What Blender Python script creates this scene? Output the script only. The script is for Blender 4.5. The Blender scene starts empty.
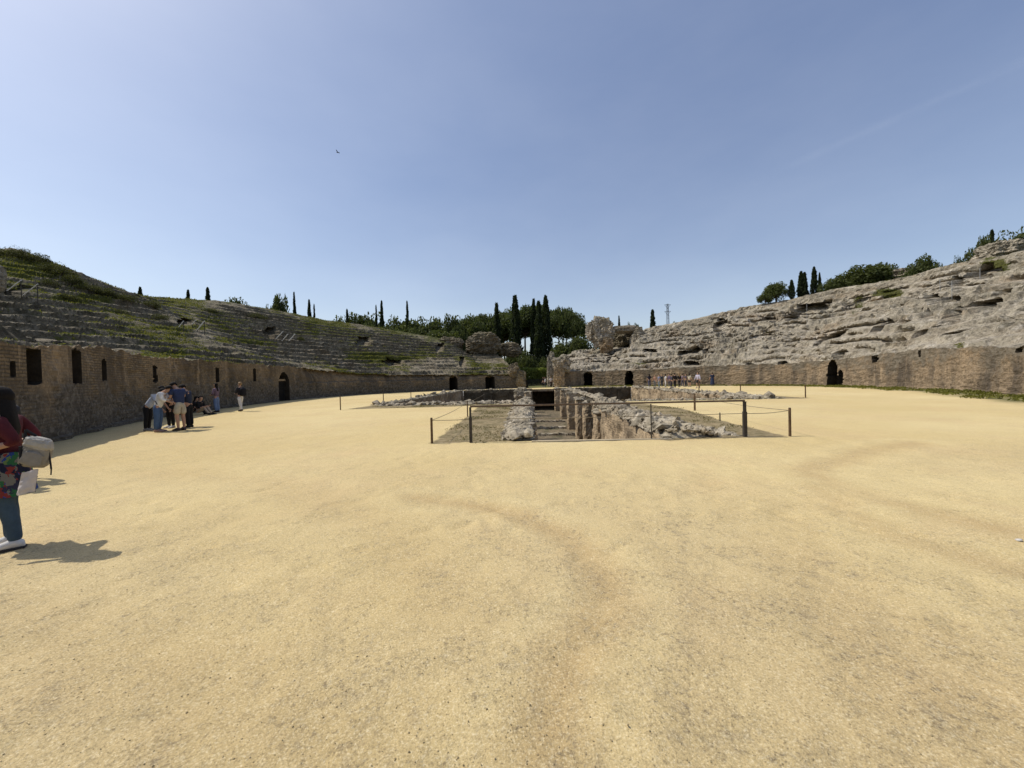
import bpy, bmesh, math, random
import numpy as np
from mathutils import Vector, Matrix
from mathutils.bvhtree import BVHTree

random.seed(7)
RNG = np.random.default_rng(11)
SC = bpy.context.scene
COL = SC.collection
R = math.radians

# ------------------------------------------------------------------ camera
W_PX, H_PX, F_PX = 1024, 768, 385.0
CAM = np.array([0.0, 0.0, 1.5])
PITCH, ROLL = 0.79, 1.29
_m = Matrix.Rotation(R(90 - PITCH), 3, 'X') @ Matrix.Rotation(R(-ROLL), 3, 'Z')
CR = np.array(_m)


def ray(px, py):
    d = np.array([(px - W_PX / 2) / F_PX, -(py - H_PX / 2) / F_PX, -1.0])
    return CR @ d


def proj(P):
    L = (np.asarray(P, float) - CAM) @ CR
    z = np.minimum(L[..., 2], -1e-3)
    return W_PX / 2 + F_PX * L[..., 0] / -z, H_PX / 2 - F_PX * L[..., 1] / -z, -L[..., 2]


def ground_at(px, py, z=0.0):
    d = ray(px, py)
    k = (z - CAM[2]) / d[2]
    return CAM + d * k


def at_depth(px, py, depth):
    d = ray(px, py)
    return CAM + d * (depth / d[1])


cam_data = bpy.data.cameras.new('camera')
cam_data.sensor_width = 36
cam_data.lens = 36 * F_PX / W_PX
cam_data.clip_start = 0.05
cam_data.clip_end = 20000
cam = bpy.data.objects.new('camera', cam_data)
cam.matrix_world = Matrix.Translation(CAM) @ _m.to_4x4()
COL.objects.link(cam)
SC.camera = cam

# ------------------------------------------------------------------ noise
_perm = RNG.permutation(256)
_perm = np.concatenate([_perm, _perm, _perm])
_grad = RNG.normal(size=(256, 3))
_grad /= np.linalg.norm(_grad, axis=1)[:, None]


def perlin(x, y, z):
    x, y, z = np.broadcast_arrays(np.asarray(x, float), np.asarray(y, float), np.asarray(z, float))
    xi, yi, zi = np.floor(x).astype(int), np.floor(y).astype(int), np.floor(z).astype(int)
    xf, yf, zf = x - xi, y - yi, z - zi
    xi &= 255; yi &= 255; zi &= 255
    fade = lambda t: t * t * t * (t * (t * 6 - 15) + 10)
    u, v, w = fade(xf), fade(yf), fade(zf)
    out = 0
    for dx in (0, 1):
        for dy in (0, 1):
            for dz in (0, 1):
                g = _grad[_perm[_perm[_perm[xi + dx] + yi + dy] + zi + dz]]
                d = g[..., 0] * (xf - dx) + g[..., 1] * (yf - dy) + g[..., 2] * (zf - dz)
                out = out + d * (u if dx else 1 - u) * (v if dy else 1 - v) * (w if dz else 1 - w)
    return out * 1.6


def fbm(x, y, z, octv=4, gain=0.5, ridged=False):
    a, s, f = 0.0, 1.0, 1.0
    for i in range(octv):
        n = perlin(np.asarray(x) * f + 17.3 * i, np.asarray(y) * f - 9.1 * i, np.asarray(z) * f + 3.7 * i)
        if ridged:
            n = 1 - 2 * np.abs(n)
        a = a + s * n
        s *= gain
        f *= 2.03
    return a


def sstep(a, b, x):
    t = np.clip((np.asarray(x, float) - a) / (b - a), 0, 1)
    return t * t * (3 - 2 * t)


# ------------------------------------------------------------------ materials
def mat(name):
    m = bpy.data.materials.new(name)
    m.use_nodes = True
    nt = m.node_tree
    nt.nodes.clear()
    out = nt.nodes.new('ShaderNodeOutputMaterial')
    b = nt.nodes.new('ShaderNodeBsdfPrincipled')
    b.inputs['Roughness'].default_value = 0.9
    b.inputs['Specular IOR Level'].default_value = 0.2
    nt.links.new(b.outputs[0], out.inputs[0])
    return m, nt, b


class N:
    """small node helper"""

    def __init__(self, nt):
        self.nt = nt

    def _set(self, sock, v):
        if hasattr(v, 'is_output'):
            self.nt.links.new(v, sock)
        elif isinstance(v, (tuple, list)) and len(v) == 3 and sock.type == 'RGBA':
            sock.default_value = (*v, 1)
        else:
            sock.default_value = v

    def coord(self, kind='Object'):
        return self.nt.nodes.new('ShaderNodeTexCoord').outputs[kind]

    def attr(self, name, out='Fac'):
        n = self.nt.nodes.new('ShaderNodeAttribute')
        n.attribute_name = name
        return n.outputs[out]

    def mapping(self, v, scale=(1, 1, 1)):
        n = self.nt.nodes.new('ShaderNodeMapping')
        self._set(n.inputs[0], v)
        n.inputs['Scale'].default_value = scale
        return n.outputs[0]

    def noise(self, vec, scale, detail=6, rough=0.6, out='Fac'):
        n = self.nt.nodes.new('ShaderNodeTexNoise')
        self._set(n.inputs['Vector'], vec)
        n.inputs['Scale'].default_value = scale
        n.inputs['Detail'].default_value = detail
        n.inputs['Roughness'].default_value = rough
        return n.outputs[out]

    def voro(self, vec, scale, feature='F1', out='Distance'):
        n = self.nt.nodes.new('ShaderNodeTexVoronoi')
        n.feature = feature
        self._set(n.inputs['Vector'], vec)
        n.inputs['Scale'].default_value = scale
        return n.outputs[out]

    def ramp(self, fac, stops):
        n = self.nt.nodes.new('ShaderNodeMapRange')
        self._set(n.inputs[0], fac)
        n.inputs[1].default_value, n.inputs[2].default_value = stops[0], stops[1]
        n.inputs[3].default_value, n.inputs[4].default_value = (stops[2], stops[3]) if len(stops) > 2 else (0, 1)
        return n.outputs[0]

    def mix(self, fac, a, b, mode='MIX'):
        n = self.nt.nodes.new('ShaderNodeMix')
        n.data_type = 'RGBA'
        n.blend_type = mode
        self._set(n.inputs[0], fac)
        self._set(n.inputs[6], a)
        self._set(n.inputs[7], b)
        return n.outputs[2]

    def math(self, op, a, b=0.0):
        n = self.nt.nodes.new('ShaderNodeMath')
        n.operation = op
        self._set(n.inputs[0], a)
        self._set(n.inputs[1], b)
        return n.outputs[0]

    def bump(self, h, strength, dist, normal=None):
        n = self.nt.nodes.new('ShaderNodeBump')
        n.inputs['Strength'].default_value = strength
        n.inputs['Distance'].default_value = dist
        self._set(n.inputs['Height'], h)
        if normal is not None:
            self._set(n.inputs['Normal'], normal)
        return n.outputs[0]


def plain(name, col, rough=0.8, var=0.25, scale=8.0, bump=0.0, metal=0.0):
    m, nt, b = mat(name)
    n = N(nt)
    c = n.coord()
    f = n.noise(c, scale, 5)
    if name.endswith('_fabric'):
        bump = 0.012
    lo = tuple(v * (1 - var) for v in col)
    hi = tuple(min(1, v * (1 + var)) for v in col)
    nt.links.new(n.mix(n.ramp(f, (0.3, 0.7)), lo, hi), b.inputs['Base Color'])
    b.inputs['Roughness'].default_value = rough
    b.inputs['Metallic'].default_value = metal
    if bump:
        nt.links.new(n.bump(n.noise(c, scale * 3, 4), 0.6, bump), b.inputs['Normal'])
    return m


def stone_mat(name, light, mid, dark, veg_a, veg_b, bump=0.12, white=0.0):
    m, nt, b = mat(name)
    n = N(nt)
    c = n.coord()
    f1 = n.ramp(n.noise(c, 0.33, 9, 0.7), (0.38, 0.62))
    col = n.mix(f1, mid, light)
    rust = n.ramp(n.noise(c, 0.27, 5), (0.52, 0.68, 0, 0.45))
    col = n.mix(rust, col, (mid[0] * 1.2, mid[1] * 0.95, mid[2] * 0.72))
    if white:
        col = n.mix(n.ramp(n.noise(c, 1.3, 8, 0.7), (0.54, 0.66, 0, white)), col, tuple(min(1, v * 1.45) for v in (light[0], light[1] * 1.02, light[2] * 1.12)))
    f2 = n.ramp(n.noise(c, 2.1, 8, 0.75), (0.47, 0.64))
    col = n.mix(n.math('MULTIPLY', f2, 0.85), col, dark)
    f3 = n.noise(c, 8, 6, 0.75)
    col = n.mix(n.ramp(f3, (0.48, 0.68, 0.0, 0.75)), col, tuple(v * 0.7 for v in dark))
    col = n.mix(n.ramp(f3, (0.44, 0.28, 0.0, 0.5)), col, tuple(min(1, v * 1.25) for v in light))
    col = n.mix(n.math('MULTIPLY', n.attr('moss_shade'), n.ramp(n.noise(c, 1.7, 6, 0.7), (0.3, 0.62, 1.0, 0.25))), col, (dark[0] * 0.5, dark[1] * 0.58, dark[2] * 0.45))
    vegn = n.noise(c, 5, 6, 0.7)
    vc = n.mix(n.ramp(n.noise(c, 0.8, 5), (0.35, 0.65)), veg_a, veg_b)
    vc = n.mix(n.ramp(vegn, (0.3, 0.75)), tuple(v * 0.45 for v in veg_a), vc)
    vf = n.math('ADD', n.attr('veg'), n.ramp(vegn, (0.3, 0.7, -0.35, 0.35)))
    col = n.mix(n.ramp(vf, (0.38, 0.62)), col, vc)
    nt.links.new(col, b.inputs['Base Color'])
    h = n.math('ADD', n.noise(c, 3.0, 9, 0.75), n.math('MULTIPLY', n.voro(c, 2.6), 0.4))
    nt.links.new(n.bump(h, 1.0, bump), b.inputs['Normal'])
    return m


M = {}
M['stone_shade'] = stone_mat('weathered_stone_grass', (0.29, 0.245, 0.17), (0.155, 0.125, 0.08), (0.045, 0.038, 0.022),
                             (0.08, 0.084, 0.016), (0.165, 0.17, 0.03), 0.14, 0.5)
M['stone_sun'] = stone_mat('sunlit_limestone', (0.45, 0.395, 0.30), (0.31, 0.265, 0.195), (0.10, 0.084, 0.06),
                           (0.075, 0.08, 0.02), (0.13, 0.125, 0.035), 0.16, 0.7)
M['rubble'] = stone_mat('pale_rubble', (0.43, 0.375, 0.275), (0.29, 0.245, 0.175), (0.085, 0.07, 0.048), (0.08, 0.1, 0.03), (0.1, 0.1, 0.04), 0.05, 0.6)
M['ochre_stone'] = stone_mat('ochre_masonry', (0.40, 0.31, 0.2), (0.28, 0.21, 0.13), (0.12, 0.085, 0.05), (0.07, 0.09, 0.03), (0.1, 0.1, 0.04), 0.14, 0.4)


def wall_mat(name, brick_a, brick_b, mortar, plaster, stain, brick_amount, stain_amount, low=None, topd=None):
    m, nt, b = mat(name)
    n = N(nt)
    uv = n.coord('UV')
    c = n.coord()
    br = nt.nodes.new('ShaderNodeTexBrick')
    warp = n.mix(0.09, uv, n.noise(c, 2.2, 5, 0.65, 'Color'))
    nt.links.new(warp, br.inputs['Vector'])
    br.inputs['Scale'].default_value = 1.0
    br.inputs['Brick Width'].default_value = 0.30
    br.inputs['Row Height'].default_value = 0.085
    br.inputs['Mortar Size'].default_value = 0.018
    br.inputs['Mortar Smooth'].default_value = 0.5
    br.inputs['Bias'].default_value = -0.1
    br.inputs['Color1'].default_value = (*brick_a, 1)
    br.inputs['Color2'].default_value = (*brick_b, 1)
    br.inputs['Mortar'].default_value = (*mortar, 1)
    sh = (brick_amount - 0.5) * -0.3
    patch = n.ramp(n.noise(c, 0.5, 8, 0.72), (0.41 + sh, 0.59 + sh))
    col = n.mix(patch, plaster, br.outputs['Color'])
    col = n.mix(n.ramp(n.noise(c, 0.8, 7, 0.7), (0.5, 0.68, 0, 0.75)), col, tuple(v * 0.45 for v in plaster))
    col = n.mix(n.ramp(n.noise(c, 5, 7, 0.75), (0.46, 0.66, 0, 0.75)), col, tuple(v * 0.35 for v in plaster))
    col = n.mix(n.ramp(n.noise(c, 11, 5, 0.7), (0.54, 0.7, 0, 0.6)), col, tuple(min(1, v * 1.5) for v in plaster))
    st = n.noise(n.mapping(uv, (0.42, 0.11, 1)), 1.0, 8, 0.72)
    col = n.mix(n.ramp(st, (0.46, 0.60, 0, stain_amount)), col, stain)
    wh = n.noise(n.mapping(uv, (1.7, 0.12, 1)), 1.3, 7, 0.75)
    col = n.mix(n.ramp(wh, (0.56, 0.68, 0, 0.55)), col, tuple(min(1, v * 1.6) for v in plaster))
    if topd:
        sep = nt.nodes.new('ShaderNodeSeparateXYZ')
        nt.links.new(uv, sep.inputs[0])
        zz = n.math('ADD', sep.outputs[1], n.ramp(n.noise(c, 0.45, 8, 0.72), (0.3, 0.7, -1.6, 1.6)))
        tc = n.mix(n.ramp(n.noise(c, 2.5, 8, 0.75), (0.4, 0.6)), tuple(v * 0.5 for v in topd), topd)
        col = n.mix(n.ramp(zz, (1.7, 2.6, 0, 0.9)), col, tc)
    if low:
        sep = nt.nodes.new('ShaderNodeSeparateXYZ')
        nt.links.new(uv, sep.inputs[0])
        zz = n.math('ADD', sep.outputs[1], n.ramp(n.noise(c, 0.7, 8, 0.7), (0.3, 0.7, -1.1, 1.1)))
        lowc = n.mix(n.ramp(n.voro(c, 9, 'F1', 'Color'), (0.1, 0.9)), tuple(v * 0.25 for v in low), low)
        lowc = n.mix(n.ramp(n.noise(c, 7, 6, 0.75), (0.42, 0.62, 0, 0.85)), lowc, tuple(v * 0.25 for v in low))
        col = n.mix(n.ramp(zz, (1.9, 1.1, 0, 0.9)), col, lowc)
    nt.links.new(col, b.inputs['Base Color'])
    h = n.math('ADD', n.math('MULTIPLY', n.noise(c, 5, 8, 0.7), 1.0), n.math('MULTIPLY', n.math('MULTIPLY', br.outputs['Fac'], patch), -0.5))
    nt.links.new(n.bump(h, 0.8, 0.05), b.inputs['Normal'])
    return m


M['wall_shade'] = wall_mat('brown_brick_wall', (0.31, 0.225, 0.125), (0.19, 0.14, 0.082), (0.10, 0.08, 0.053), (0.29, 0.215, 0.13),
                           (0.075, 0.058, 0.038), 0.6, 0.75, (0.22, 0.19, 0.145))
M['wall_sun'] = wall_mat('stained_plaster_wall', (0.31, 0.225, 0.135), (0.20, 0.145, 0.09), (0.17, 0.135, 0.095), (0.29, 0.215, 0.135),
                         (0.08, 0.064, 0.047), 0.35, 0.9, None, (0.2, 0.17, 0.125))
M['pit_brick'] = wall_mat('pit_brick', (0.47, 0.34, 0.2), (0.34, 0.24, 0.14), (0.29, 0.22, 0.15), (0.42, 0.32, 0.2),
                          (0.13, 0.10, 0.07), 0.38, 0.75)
M['pit_shaded'] = wall_mat('pit_brick_shaded', (0.16, 0.12, 0.075), (0.1, 0.08, 0.05), (0.07, 0.06, 0.04), (0.14, 0.11, 0.07),  # darker copy of the pit brick, shade of unlit and recessed walls in its colours
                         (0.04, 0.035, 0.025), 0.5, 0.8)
M['hole_shade'] = plain('shade_dark_masonry', (0.035, 0.028, 0.02), 0.95, 0.4, 3.0, 0.05)  # near-black masonry: the shade inside wall openings put into the colour
M['post'] = plain('dark_steel_post', (0.06, 0.052, 0.042), 0.6, 0.3, 12, 0.002, 0.2)
M['rust'] = plain('rusty_wood_post', (0.12, 0.075, 0.04), 0.85, 0.35, 14, 0.004)
M['rail'] = plain('brown_rail', (0.13, 0.09, 0.06), 0.6, 0.25, 10)
M['rope'] = plain('grey_rope', (0.22, 0.18, 0.12), 0.95, 0.2, 30)
M['galv'] = plain('galvanised_metal', (0.3, 0.3, 0.29), 0.5, 0.1, 10, 0, 0.2)
M['dark_gate'] = plain('dark_iron', (0.02, 0.018, 0.016), 0.6, 0.3, 20)
M['bark'] = plain('bark', (0.09, 0.062, 0.042), 0.95, 0.4, 6, 0.03)
M['pylon'] = plain('pylon_steel', (0.1, 0.105, 0.12), 0.6, 0.1, 3)


def leaf_mat(name, a, b_, c_, scale=0.6):
    m, nt, b = mat(name)
    n = N(nt)
    c = n.coord()
    geo = nt.nodes.new('ShaderNodeNewGeometry')
    col = n.mix(n.ramp(n.noise(c, scale, 4), (0.35, 0.65)), a, b_)
    col = n.mix(n.ramp(geo.outputs['Random Per Island'], (0.4, 1.0, 0, 0.6)), col, c_)
    nt.links.new(col, b.inputs['Base Color'])
    b.inputs['Roughness'].default_value = 0.7
    tl = nt.nodes.new('ShaderNodeBsdfTranslucent')
    nt.links.new(n.mix(1.0, col, (1.25, 1.3, 0.8), 'MULTIPLY'), tl.inputs[0])
    mx = nt.nodes.new('ShaderNodeMixShader')
    mx.inputs[0].default_value = 0.38
    nt.links.new(b.outputs[0], mx.inputs[1]); nt.links.new(tl.outputs[0], mx.inputs[2])
    nt.links.new(mx.outputs[0], [q_ for q_ in nt.nodes if q_.type == 'OUTPUT_MATERIAL'][0].inputs[0])
    return m


M['cypress'] = leaf_mat('cypress_needles', (0.02, 0.028, 0.012), (0.036, 0.048, 0.018), (0.058, 0.07, 0.026), 6.0)
M['pine'] = leaf_mat('pine_needles', (0.045, 0.06, 0.02), (0.085, 0.10, 0.032), (0.12, 0.135, 0.045), 5.0)
M['broad'] = leaf_mat('broad_leaves', (0.048, 0.062, 0.02), (0.09, 0.105, 0.033), (0.13, 0.145, 0.05), 5.0)
M['shrub'] = leaf_mat('shrub_leaves', (0.04, 0.044, 0.014), (0.07, 0.075, 0.022), (0.11, 0.11, 0.035), 5.0)
M['grass'] = leaf_mat('grass_blades', (0.095, 0.098, 0.016), (0.165, 0.165, 0.03), (0.22, 0.2, 0.055), 0.3)


# ------------------------------------------------------------------ object helpers
def link(name, mesh, parent=None, loc=None):
    o = bpy.data.objects.new(name, mesh)
    COL.objects.link(o)
    if parent:
        o.parent = parent
    if loc is not None:
        o.location = loc
    return o


def tag(o, label=None, cat=None, group=None, kind=None):
    if label: o['label'] = label
    if cat:
        o['category'] = cat
        o['kind'] = 'thing'
    if group: o['group'] = group
    if kind: o['kind'] = kind
    return o


def thing(name, label, cat, loc=(0, 0, 0), rz=0, group=None):
    o = link(name, None)
    o.location = loc
    o.rotation_euler = (0, 0, rz)
    return tag(o, label, cat, group)


def np_mesh(name, verts, quads, material, smooth=False, uv=None, attrs=None):
    verts = np.asarray(verts, np.float32).reshape(-1, 3)
    quads = np.asarray(quads, np.int32)
    k = quads.shape[1]
    me = bpy.data.meshes.new(name)
    me.vertices.add(len(verts))
    me.vertices.foreach_set('co', verts.ravel())
    me.loops.add(quads.size)
    me.loops.foreach_set('vertex_index', quads.ravel())
    me.polygons.add(len(quads))
    me.polygons.foreach_set('loop_start', np.arange(0, quads.size, k, dtype=np.int32))
    me.update(calc_edges=True)
    me.polygons.foreach_set('use_smooth', np.full(len(quads), smooth))
    if uv is not None:
        l = me.uv_layers.new(name='UVMap')
        l.data.foreach_set('uv', np.asarray(uv, np.float32)[quads.ravel()].ravel())
    for a, v in (attrs or {}).items():
        at = me.attributes.new(a, 'FLOAT', 'POINT')
        at.data.foreach_set('value', np.asarray(v, np.float32).ravel())
    if material is not None:
        me.materials.append(material)
    me.validate()
    return me


def grid_quads(n, m, flip=False):
    i = np.arange(n * m).reshape(n, m)
    a, b, c, d = i[:-1, :-1], i[1:, :-1], i[1:, 1:], i[:-1, 1:]
    q = np.stack([a, b, c, d] if not flip else [a, d, c, b], -1)
    return q.reshape(-1, 4)


class Geo:
    """collects simple solids into one mesh"""

    def __init__(self):
        self.bm = bmesh.new()

    def box(self, c, size, rot=None, jitter=0.0):
        r = bmesh.ops.create_cube(self.bm, size=1.0)
        mtx = Matrix.Translation(c) @ (rot.to_4x4() if rot is not None else Matrix.Identity(4)) @ Matrix.Diagonal((*size, 1))
        for v in r['verts']:
            v.co = mtx @ v.co
            if jitter:
                v.co += Vector((random.uniform(-1, 1), random.uniform(-1, 1), random.uniform(-1, 1))) * jitter
        return r['verts']

    def tube(self, p0, p1, r0, r1=None, seg=8):
        p0, p1 = Vector(p0), Vector(p1)
        d = p1 - p0
        r = bmesh.ops.create_cone(self.bm, cap_ends=True, segments=seg, radius1=r0, radius2=r1 if r1 is not None else r0, depth=d.length)
        q = d.to_track_quat('Z', 'Y').to_matrix().to_4x4()
        mtx = Matrix.Translation((p0 + p1) / 2) @ q
        for v in r['verts']:
            v.co = mtx @ v.co

    def ball(self, c, rad, sub=2, lump=0.0, seed=0.0):
        r = bmesh.ops.create_icosphere(self.bm, subdivisions=sub, radius=1.0)
        for v in r['verts']:
            k = 1.0
            if lump:
                k += lump * float(fbm(v.co.x * 1.3 + seed, v.co.y * 1.3 - seed, v.co.z * 1.3, 3))
            v.co = Vector((v.co.x * rad[0] * k + c[0], v.co.y * rad[1] * k + c[1], v.co.z * rad[2] * k + c[2]))
        return r['verts']

    def done(self, name, material, parent=None, smooth=False, loc=None):
        me = bpy.data.meshes.new(name)
        self.bm.to_mesh(me)
        self.bm.free()
        me.materials.append(material)
        if smooth:
            me.polygons.foreach_set('use_smooth', np.full(len(me.polygons), True))
        return link(name, me, parent, loc)


# ------------------------------------------------------------------ world and sun
SUN_EL, SUN_AZ = 53.0, -80.0     # azimuth clockwise from +Y
world = bpy.data.worlds.new('World')
SC.world = world
world.use_nodes = True
wn = world.node_tree
wn.nodes.clear()
wo = wn.nodes.new('ShaderNodeOutputWorld')
bg = wn.nodes.new('ShaderNodeBackground')
sky = wn.nodes.new('ShaderNodeTexSky')
sky.sky_type = 'NISHITA'
sky.sun_disc = False
sky.sun_elevation = R(SUN_EL)
sky.sun_rotation = R(SUN_AZ)
sky.altitude = 50
sky.air_density = 1.0
sky.dust_density = 1.6
sky.ozone_density = 2.0
bg.inputs[1].default_value = 0.105
wtc = wn.nodes.new('ShaderNodeTexCoord')
wsep = wn.nodes.new('ShaderNodeSeparateXYZ')
wn.links.new(wtc.outputs['Generated'], wsep.inputs[0])
_n = N(wn)
haze = _n.math('POWER', _n.math('SUBTRACT', 1.0, _n.math('MAXIMUM', wsep.outputs[2], 0.0)), 3.2)
hz = _n.mix(haze, (0.68, 0.80, 1.50), (2.30, 2.25, 2.60))
sk = _n.mix(1.0, sky.outputs[0], (1.02, 1.02, 0.97), 'MULTIPLY')
_sd = (math.sin(R(SUN_AZ)) * math.cos(R(SUN_EL)), math.cos(R(SUN_AZ)) * math.cos(R(SUN_EL)), math.sin(R(SUN_EL)))
_dp = wn.nodes.new('ShaderNodeVectorMath'); _dp.operation = 'DOT_PRODUCT'
wn.links.new(wtc.outputs['Generated'], _dp.inputs[0]); _dp.inputs[1].default_value = _sd
glow = _n.math('POWER', _n.math('MAXIMUM', _dp.outputs['Value'], 0.0), 10.0)
sk = _n.mix(1.0, sk, _n.mix(glow, (0, 0, 0), (3.0, 2.9, 2.6)), 'ADD')
# thin uneven haze
_cl = _n.noise(_n.mapping(wtc.outputs['Generated'], (1.2, 1.2, 3.0)), 1.6, 6, 0.55)
sk = _n.mix(1.0, sk, _n.mix(_n.ramp(_cl, (0.35, 0.75)), (0, 0, 0), (0.55, 0.52, 0.42)), 'ADD')
tot = _n.mix(1.0, sk, hz, 'ADD')
wn.links.new(tot, bg.inputs[0])
wn.links.new(bg.outputs[0], wo.inputs[0])
sd = bpy.data.lights.new('sun', 'SUN')
sd.energy = 3.7
sd.angle = R(0.53)
sd.color = (1.0, 0.95, 0.86)
sun = bpy.data.objects.new('sun', sd)
COL.objects.link(sun)
sun_dir = Vector((math.sin(R(SUN_AZ)) * math.cos(R(SUN_EL)), math.cos(R(SUN_AZ)) * math.cos(R(SUN_EL)), math.sin(R(SUN_EL))))
sun.rotation_euler = sun_dir.to_track_quat('Z', 'Y').to_euler()
SC.view_settings.view_transform = 'Standard'
SC.view_settings.look = 'None'
SC.view_settings.exposure = 0


# ------------------------------------------------------------------ the seating stands
def catmull(pts, ds):
    pts = np.asarray(pts, float)
    p = np.vstack([2 * pts[0] - pts[1], pts, 2 * pts[-1] - pts[-2]])
    out = []
    for i in range(1, len(p) - 2):
        for t in np.linspace(0, 1, 60, endpoint=False):
            a, b, c, d = p[i - 1], p[i], p[i + 1], p[i + 2]
            out.append(0.5 * (2 * b + (c - a) * t + (2 * a - 5 * b + 4 * c - d) * t * t + (3 * b - a - 3 * c + d) * t ** 3))
    out.append(pts[-1])
    out = np.array(out)
    L = np.concatenate([[0], np.cumsum(np.linalg.norm(np.diff(out, axis=0), axis=1))])
    s = np.arange(0, L[-1], ds)
    c = np.stack([np.interp(s, L, out[:, k]) for k in (0, 1)], -1)
    return s, c


def smooth1(a, k):
    w = np.exp(-np.linspace(-2, 2, 2 * k + 1) ** 2)
    w /= w.sum()
    return np.convolve(np.pad(a, k, mode='edge'), w, 'valid')


class Stand:
    def __init__(self, ctrl, skyline, walltop, depth, style, seed):
        self.style, self.seed = style, seed
        self.R = depth
        ds = 0.11
        s, c = catmull(ctrl, ds)
        self.s, self.c = s, c
        tan = np.gradient(c, axis=0)
        tan /= np.linalg.norm(tan, axis=1)[:, None]
        tan = np.stack([smooth1(tan[:, 0], 20), smooth1(tan[:, 1], 20)], -1)
        tan /= np.linalg.norm(tan, axis=1)[:, None]
        nrm = np.stack([-tan[:, 1], tan[:, 0]], -1)
        mid = np.array([6.5, 30.0])
        if np.sum((c - mid) * nrm) < 0:
            nrm = -nrm
        self.tan, self.nrm = tan, nrm

        def z_on(xy, line, zg):
            z = np.full(len(xy), zg)
            for _ in range(3):
                px, _y, _d = proj(np.column_stack([xy, z]))
                ok = xy[:, 1] > 3
                py = np.interp(px, [q[0] for q in line], [q[1] for q in line])
                dd = np.array([ray(a, b) for a, b in zip(np.clip(px, -400, 1424), py)])
                z = np.where(ok, CAM[2] + dd[:, 2] / np.maximum(dd[:, 1], 0.05) * xy[:, 1], z)
            return z
        h0 = np.clip(z_on(c, walltop, 2.7), 2.2, 3.6)
        self.h0 = smooth1(h0, 25) + 0.14 * fbm(s * 0.35, seed, 0.3, 4) + 0.10 * fbm(s * 1.6, seed, 1.0, 4, 0.6)
        H = np.clip(z_on(c + nrm * depth, skyline, 12.0), 5.5, 17)
        self.H = smooth1(H, 6)
        tf = np.arange(0, depth + 0.05, 0.105)
        tb = depth + np.array([0.3, 0.7, 1.2, 1.8, 2.6, 3.6, 5, 7, 9, 12, 15, 19, 23, 28, 33, 39, 46])
        self.t = t = np.concatenate([tf, tb])
        X = c[:, None, 0] + nrm[:, None, 0] * t[None]
        Y = c[:, None, 1] + nrm[:, None, 1] * t[None]
        u = np.clip(t / depth, 0, 1)[None]
        h0c, Hc = self.h0[:, None], self.H[:, None]
        back = np.clip(t - depth, 0, None)[None]
        edge = np.sin(np.pi * np.clip(u, 0, 1)) ** 0.5
        if style == 'shade':
            p = 0.93 * u + 0.07 * np.sin(u * 2 * np.pi) * -0.5 + 0.07 * u * u
            z = h0c + (Hc - h0c) * p
            z = z + edge * 0.35 * fbm(X * 0.09, Y * 0.09, seed, 3)
        else:
            p = u + 0.05 * np.sin(u * 2 * np.pi)
            z = h0c + (Hc - h0c) * p
            z = z + edge * (0.75 * fbm(X * 0.11, Y * 0.11, seed, 3) + 0.3 * fbm(X * 0.4, Y * 0.4, seed, 3, 0.5, True))
        z = z - back * 0.22
        z = np.maximum(z, -0.3)
        self.zs = z.copy()
        w = fbm(X * 0.16, Y * 0.16, seed + 5, 4)
        if style == 'shade':
            step = 0.58
            f = (z + 0.13 * w + 0.05 * fbm(X * 1.1, Y * 1.1, seed, 3)) / step
            sharp = 0.76
            keep = (0.25 + 0.75 * sstep(-0.5, 0.0, fbm(X * 0.09, Y * 0.09, seed + 9, 4))) * sstep(1.0, 0.8, u + 0.14 * w)
        else:
            step = 0.85
            f = (z + 0.5 * w + 0.10 * fbm(X * 0.9, Y * 0.9, seed, 4)) / step
            sharp = 0.66
            keep = 0.5 + 0.5 * sstep(-0.4, 0.3, fbm(X * 0.1, Y * 0.1, seed + 9, 3))
        fr = f - np.floor(f)
        riser = sstep(sharp, 1.0, fr)
        q = (np.floor(f) + riser) * step - (f * step - z)
        front = (u < 1.0)
        zz = np.where(front, z + (q - z) * keep, z)
        rough = fbm(X * 1.3, Y * 1.3, z * 1.3, 5, 0.65)
        rmod = 0.35 + 1.1 * sstep(-0.25, 0.35, fbm(X * 0.12, Y * 0.12, seed + 60, 3))
        zz = zz + rough * (0.075 if style == 'shade' else 0.115 * rmod)
        fade = np.clip(t / 0.5, 0, 1)[None]
        zz = h0c * (1 - fade) + zz * fade
        push = np.zeros_like(zz)
        if style == 'sun':
            band = sstep(0.56, 0.66, fr) * sstep(0.84, 0.74, fr)
            ucm = sstep(0.0, 0.35, fbm(X * 0.22, Y * 0.22, np.floor(f) * 3.1, 4, 0.6)) * np.clip(np.sin(np.pi * np.clip(u, 0, 1)) * 3, 0, 1)
            push = 0.75 * band * ucm * fade + 0.25 * rmod * fbm(X * 0.8, Y * 0.8, zz * 1.6, 5, 0.62) * fade
        else:
            push = 0.12 * fbm(X * 0.8, Y * 0.8, zz * 1.6, 3, 0.6) * fade
        self.X, self.Y, self.z, self.push = X, Y, zz, push
        self.u = u
        self.riser = np.where(front, riser * keep, 0)
        self.w = w
        self.cols = len(s)
        self.veg = self.base_veg()
        self.P0 = np.stack([X, Y, self.zs], -1)
        self.px, self.py, self.pd = proj(self.P0)

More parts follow.
